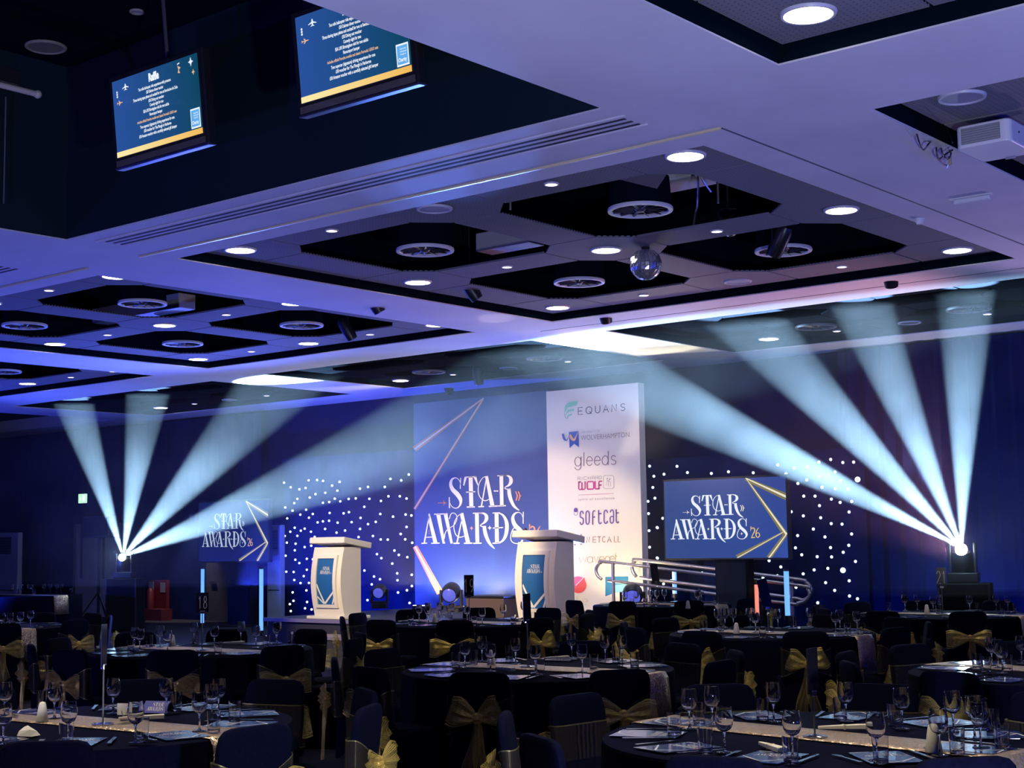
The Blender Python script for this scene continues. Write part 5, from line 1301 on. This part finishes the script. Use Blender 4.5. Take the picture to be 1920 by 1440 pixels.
# keep glasses of one table from touching each other
for _ in range(40):
    for a in range(len(items)):
        for b in range(a+1, len(items)):
            if items[a][0] != items[b][0]: continue
            dx, dy = items[b][2]-items[a][2], items[b][3]-items[a][3]; d = hypot(dx, dy) or 1e-3
            if d < .082:
                s = (.084-d)/2/d
                items[a][2] -= dx*s; items[a][3] -= dy*s; items[b][2] += dx*s; items[b][3] += dy*s
cnt = {}
items.sort(key=lambda it: (it[0], it[1], proj((it[2], it[3], TZ))[0]))
for key, kind, x, y in items:
    n = cnt[(key, kind)] = cnt.get((key, kind), 0)+1
    z = TZ+.009
    if kind == 0:
        lab = 'stemmed wine glass on %s, %s of its wine glasses from the left' % (DESC[key], ORD[n])
        if wine0 is None:
            wine0 = thing('wine_glass', lab, 'wine glass', (x, y, z), 0, 'wine glasses on the tables')
            link('bowl', W_B, wine0); link('stem', W_S, wine0); link('foot', W_F, wine0)
        else: dup(wine0, (x, y, z), random.uniform(0, 6), lab)
    else:
        o = link('tumbler', TUM, None, (x, y, z))
        tag(o, 'straight clear tumbler on %s, %s of its tumblers from the left' % (DESC[key], ORD[n]), 'tumbler', 'tumblers on the tables')
# --- programme cards and cutlery at the places
M_CARD = mat('card_navy_gloss', (.020, .034, .120), .16, coat=.6)
M_CARDP = mat('card_pale_line', (.62, .58, .62), .3)
card_me = MB().box(-.105, .105, -.148, .148, 0, .003).mesh('card', M_CARD)
plc = Plane((0, 0, 0), (1, 0, 0), (0, 1, 0)); idn = lambda u, v: (u, v)
cl_ = lay([[(u*.15-.075, v*.15+.02) for u, v in p] for p in N_W], plc, idn, .0036).mesh('title_lettering', M_CARDP)
cg_ = lay([[(u*.15-.075, v*.15+.02) for u, v in p] for p in N_O+N_26], plc, idn, .0036).mesh('title_ornaments', M_INKORANGE)
cn_ = lay(ribbon([(-.10, -.02, .006), (.02, -.13, .010)], 1)+ribbon([(.02, -.13, .010), (.104, -.03, .006)], 1)+ribbon([(.02, -.13, .006), (-.06, -.145, .01)], 1)+ribbon([(-.10, .13, .008), (-.02, .145, .004)], 1), plc, idn, .0036).mesh('light_line', M_CARDP)
knife_me = MB().prism([(-.010, -.105), (.010, -.105), (.008, 0), (.010, .02), (.010, .09), (.004, .115), (-.006, .112), (-.007, 0)], .003).mesh('knife', M_CHROME)
fk = MB().prism([(-.009, -.105), (.009, -.105), (.005, .0), (.004, .04), (.012, .055), (.012, .065), (-.012, .065), (-.012, .055), (-.004, .04), (-.005, 0)], .003)
for k in range(4): fk.box(-.012+k*.0068, -.012+k*.0068+.0036, .065, .105, .0, .003)
fork_me = fk.mesh('fork', M_CHROME)
def freespot(key, x, y, r):
    return all(hypot(x-b[2], y-b[3]) > r for b in items if b[0] == key)
SET_R = {'T1': 10, 'T2': 10, 'T3': 10, 'T4': 10, 'T5': 10, 'T6': 10, 'T7': 10, 'T8': 10, 'T9': 10, 'T10': 10, 'T11': 0}
for key, pxc, desc, ph, _ in TAB:
    if not SET_R[key]: continue
    c = TC[key]
    for k, phi in enumerate(CH_ANG[key]):
        r = .715; x, y = c.x+r*cos(phi), c.y+r*sin(phi); pt = proj((x, y, TZ))
        if not (-60 < pt[0] < 1980 and pt[1] < 1470): continue
        h = hourname(clock(phi, c)); rz = phi+pi/2+random.uniform(-.25, .25)
        t = thing('programme_card', 'glossy navy programme at the %s place of %s' % (h, desc), 'programme', (x, y, TZ+.006), rz, 'awards programmes at the places')
        t.rotation_euler = (random.uniform(-.012, .0), random.uniform(-.008, .008), rz)
        link('card', card_me, t)
        if key in ('T1', 'T2', 'T3', 'T9'):
            link('title_lettering', cl_, t); link('title_ornaments', cg_, t)
        link('light_line', cn_, t)
        if key in ('T1', 'T2', 'T3', 'T9', 'T6', 'T4'):
            for me, nm, off in ((knife_me, 'knife', .155), (fork_me, 'fork', -.155)):
                px_, py_ = x-off*sin(phi), y+off*cos(phi)
                o = link(nm, me, None, (px_, py_, TZ+.009)); o.rotation_euler = (0, 0, phi+pi/2+random.uniform(-.1, .1))
                tag(o, 'steel table %s at the %s place of %s' % (nm, h, desc), nm, 'cutlery on the tables')
# --- small table things
def pot(px, py, lab, s=1.0):
    p = atZ(px, py, TZ+.009)
    t = thing('shaker', lab, 'shaker', p, 0, 'cream tapered shakers'); t.scale = (s, s, s)
    MB().lathe([(1e-4, 0), (.029, 0), (.030, .004), (.0175, .082), (.016, .086), (1e-4, .088)], 20).build('body', M_CREAM, t, True)
    MB().lathe([(.0165, .0855), (.013, .093), (.006, .096), (1e-4, .0965)], 16).build('cap', M_CREAM, t, True)
pot(79, 1353, 'cream tapered shaker on the place card table'); pot(1751, 1411, 'cream tapered shaker on the big front table', 1.15)
pot(921, 1246, 'cream tapered shaker on the middle table'); pot(323, 1211, 'cream tapered shaker on table eighteen'); pot(815, 1167, 'cream tapered shaker on table nineteen')
pot(1381, 1188, 'cream tapered shaker on the slanted sign table'); pot(1738, 1150, 'cream tapered shaker on table twenty-one'); pot(1290, 1141, 'cream tapered shaker on the ramp side table')
def stick(a, b, lab):
    p, q = atZ(*a, TZ+.020), atZ(*b, TZ+.020); d = (q-p); L = d.length
    t = thing('paper_fan', lab, 'paper fan', (p+q)/2, atan2(d.y, d.x), 'folded cream paper fans')
    R = []
    for s, w, hh in ((-.5, .006, .006), (-.2, .012, .008), (.3, .018, .010), (.5, .020, .010)):
        R.append([(s*L, -w, -hh), (s*L, w, -hh), (s*L, w, hh), (s*L, -w, hh)])
    bevel(MB().loft(R).build('folded_paper', M_CREAM, t), .002)
    MB().box(-.02*L, .02*L, -.0165, .0165, -.0105, .0105).build('paper_band', mat('paper_band', (.70, .62, .44), .6), t)
stick((1424, 1393), (1466, 1406), 'folded cream paper fan at the near edge of the big front table'); stick((1534, 1364), (1630, 1362), 'long folded cream paper fan behind the number pole foot')
stick((222, 1347), (308, 1343), 'folded cream paper fan beside the white place card'); stick((1021, 1234), (1066, 1232), 'folded cream paper fan on the middle table')
stick((930, 1252), (962, 1255), 'short folded cream paper fan at the near side of the lectern table'); stick((418, 1206), (458, 1204), 'folded cream paper fan on table eighteen')
p = atZ(232, 1350, TZ+.009)
t = thing('place_card', 'white place card held in a little metal clip', 'place card', p, RAD(25))
MB().lathe([(1e-4, 0), (.018, 0), (.016, .010), (.006, .016), (1e-4, .017)], 14).build('clip_base', M_CHROME, t, True)
MB().tube([(-.012, 0, .045), (-.010, 0, .028), (0, 0, .016), (.010, 0, .028), (.012, 0, .045)], .0016, 6).build('clip_wire', M_CHROME, t)
MB().box(-.038, .026, .003, .0045, .024, .080).build('card', mat('place_white', (.80, .78, .66), .6), t)
p = atZ(55, 1379, TZ+.009)
t = thing('folded_note', 'crumpled cream paper note on the black cloth of the front table', 'paper', p, .4)
MB().loft([[(-.045, -.03, 0), (.035, -.04, 0), (.045, .02, 0), (-.03, .035, 0)], [(-.040, -.022, .022), (.02, -.03, .030), (.03, .012, .020), (-.025, .025, .034)], [(-.02, -.01, .040), (.0, -.015, .042), (.005, .0, .036), (-.015, .008, .044)]]).build('paper', M_CREAM, t)
p = atZ(288, 1337, TZ+.009)
t = thing('programme_booklet', 'blue purple programme booklet leaning open on the place card table', 'programme', p, RAD(20))
bk_ = Matrix.Rotation(RAD(62), 4, 'X')
MB().box(-.075, .075, -.001, .002, 0, .07, Matrix.Rotation(RAD(-38), 4, 'X')).build('front_leaf', mat('menu_blue', (.06, .06, .30), .35), t)
MB().box(-.075, .075, .085, .088, 0, .07, Matrix.Translation((0, 0, 0)) @ Matrix.Translation((0, .086, 0)) @ Matrix.Rotation(RAD(38), 4, 'X') @ Matrix.Translation((0, -.086, 0))).build('back_leaf', mat('menu_blue', (.06, .06, .30), .35), t)
plm = Plane((0, -.0015, 0), (1, 0, 0), (0, sin(RAD(38)), cos(RAD(38))))
lay([[(u*.10-.05, v*.10+.014) for u, v in p] for p in N_W], plm, idn, .0012).build('title_lettering', M_CARDP, t)

# --- number signs on poles
M_SIGN = mat('sign_black', (.008, .008, .012), .12, coat=1.0)
M_NUM = mat('numeral_gold', (.50, .42, .34), .4)
def numeral_pts(d):
    A = arcp
    return {'1': [[(-.22, .78), (0, 1), (0, 0)]], '2': [A(0, .72, .30, .28, 165, -30, 10)+[(-.32, 0), (.34, 0)]], '8': [A(0, .76, .22, .24, 0, 360, 16), A(0, .26, .28, .26, 0, 360, 16)], '9': [A(0, .70, .27, .30, 0, 360, 16), [(.27, .70), (.20, .3), (-.08, 0)]]}[d]
def table_sign(key, pxp, yb, yt, wpx, num, lab, face, mcard=None, tilt=0.0, num_size=.13, rz=None):
    """pole at the table point seen at pixel pxp; card between image rows yb (bottom) and yt (top)"""
    p = atZ(pxp[0], pxp[1], TZ+.009)
    dist = hypot(p.x, p.y)
    def zat(y):
        d = ray(pxp[0], y); return CAM_H+d.z*dist/hypot(d.x, d.y)
    z0, z1 = zat(yb), zat(yt)
    t = thing('table_number_sign', lab, 'table sign', p, (atan2(-p.y, -p.x)+pi/2 if rz is None else rz)+face, 'table number signs')
    MB().lathe([(1e-4, 0), (.052, 0), (.053, .003), (.035, .007), (.006, .010), (1e-4, .010)], 24).build('foot', M_CHROME, t, True)
    MB().tube([(0, 0, .008), (0, 0, z0-p.z+.01)], .0042, 8).build('pole', mat('dull_pole', (.13, .12, .11), .45), t)
    bevel(MB().box(-.022, .022, -.008, .008, z0-p.z-.012, z0-p.z+.012).build('clip', M_CHROME, t), .003)
    w = .052; T = Matrix.Rotation(tilt, 4, 'Y')
    z0 -= p.z; z1 -= p.z
    cd = MB().box(-w, w, -.0025, .0025, z0, z1, Matrix.Translation((0, 0, z0)) @ T @ Matrix.Translation((0, 0, -z0))).build('card', mcard or M_SIGN, t)
    if num:
        q = []; h = (z1-z0)*.62; cw = h*.42
        for i, d in enumerate(num):
            cx_ = (i-(len(num)-1)/2)*cw*1.05
            for P in numeral_pts(d): q += ribbon([(cx_+x*cw*1.1, z0+(z1-z0)*.19+y*h, h*.045) for x, y in P], 1)
        pl = Plane((0, -.0027, 0), (1, 0, 0), (0, 0, 1))
        lay(q, pl, idn, .001).build('numerals', M_NUM, t)
    return t
table_sign('T4', (379, 1219), 1148, 1111, 18, '18', 'black number 18 sign on a pole over table eighteen', .35)
table_sign('T5', (880, 1165), 1118, 1078, 18, '19', 'black number 19 sign on a pole over table nineteen', .0)
table_sign('T8', (1768, 1151), 1101, 1064, 18, '21', 'dark number 21 sign on a pole over table twenty-one', .0)
table_sign('T3', (990, 1250), 1165, 1113, 14, None, 'black number sign seen almost edge-on over the table before the lecterns', 1.05, tilt=-.05)
table_sign('T6', (1441, 1185), 1140, 1084, 18, None, 'slanted black number sign near the speaker column', .6, tilt=-.22)
table_sign('T7', (1231, 1131), 1092, 1058, 18, None, 'black number sign in front of the ramp handrails', .3, tilt=-.12)
table_sign('T2', (193, 1358), 1250, 1171, 10, None, 'shiny number sign edge-on above the place card table', 1.34, mat('sign_mirror', (.10, .11, .22), .12, .6))
table_sign('T1', (1528, 1381), 1300, 1215, 10, None, 'dark number sign nearly edge-on on the tall pole of the big front table', 1.15)

# ================================================================== HAZE
hz = MB().box(-31.5, -2.5, 16.0, 19.0, .9, 4.49).build('haze', None)
tag(hz, 'pale stage haze drifting around the light beams', 'haze', kind='stuff')
m = bpy.data.materials.new('stage_haze'); m.use_nodes = True; n, l = m.node_tree.nodes, m.node_tree.links
n.remove(n['Principled BSDF']); vs = n.new('ShaderNodeVolumeScatter'); vs.inputs['Color'].default_value = (.96, .98, 1, 1); vs.inputs['Anisotropy'].default_value = .0
tc = n.new('ShaderNodeTexCoord'); nz = n.new('ShaderNodeTexNoise'); nz.inputs['Scale'].default_value = .9; nz.inputs['Detail'].default_value = 3; nz.inputs['Roughness'].default_value = .6
mr = n.new('ShaderNodeMapRange'); mr.inputs[1].default_value = .36; mr.inputs[2].default_value = .66; mr.inputs[3].default_value = .008; mr.inputs[4].default_value = .034
l.new(tc.outputs['Object'], nz.inputs['Vector']); l.new(nz.outputs['Fac'], mr.inputs[0])
sp = n.new('ShaderNodeSeparateXYZ'); mz = n.new('ShaderNodeMapRange'); mz.inputs[1].default_value = 3.0; mz.inputs[2].default_value = 4.6; mz.inputs[3].default_value = 1.0; mz.inputs[4].default_value = .45
mm = n.new('ShaderNodeMath'); mm.operation = 'MULTIPLY'
l.new(tc.outputs['Object'], sp.inputs[0]); l.new(sp.outputs['Z'], mz.inputs[0]); l.new(mz.outputs[0], mm.inputs[0]); l.new(mr.outputs[0], mm.inputs[1]); l.new(mm.outputs[0], vs.inputs['Density'])
l.new(vs.outputs[0], n['Material Output'].inputs['Volume']); hz.data.materials.append(m)
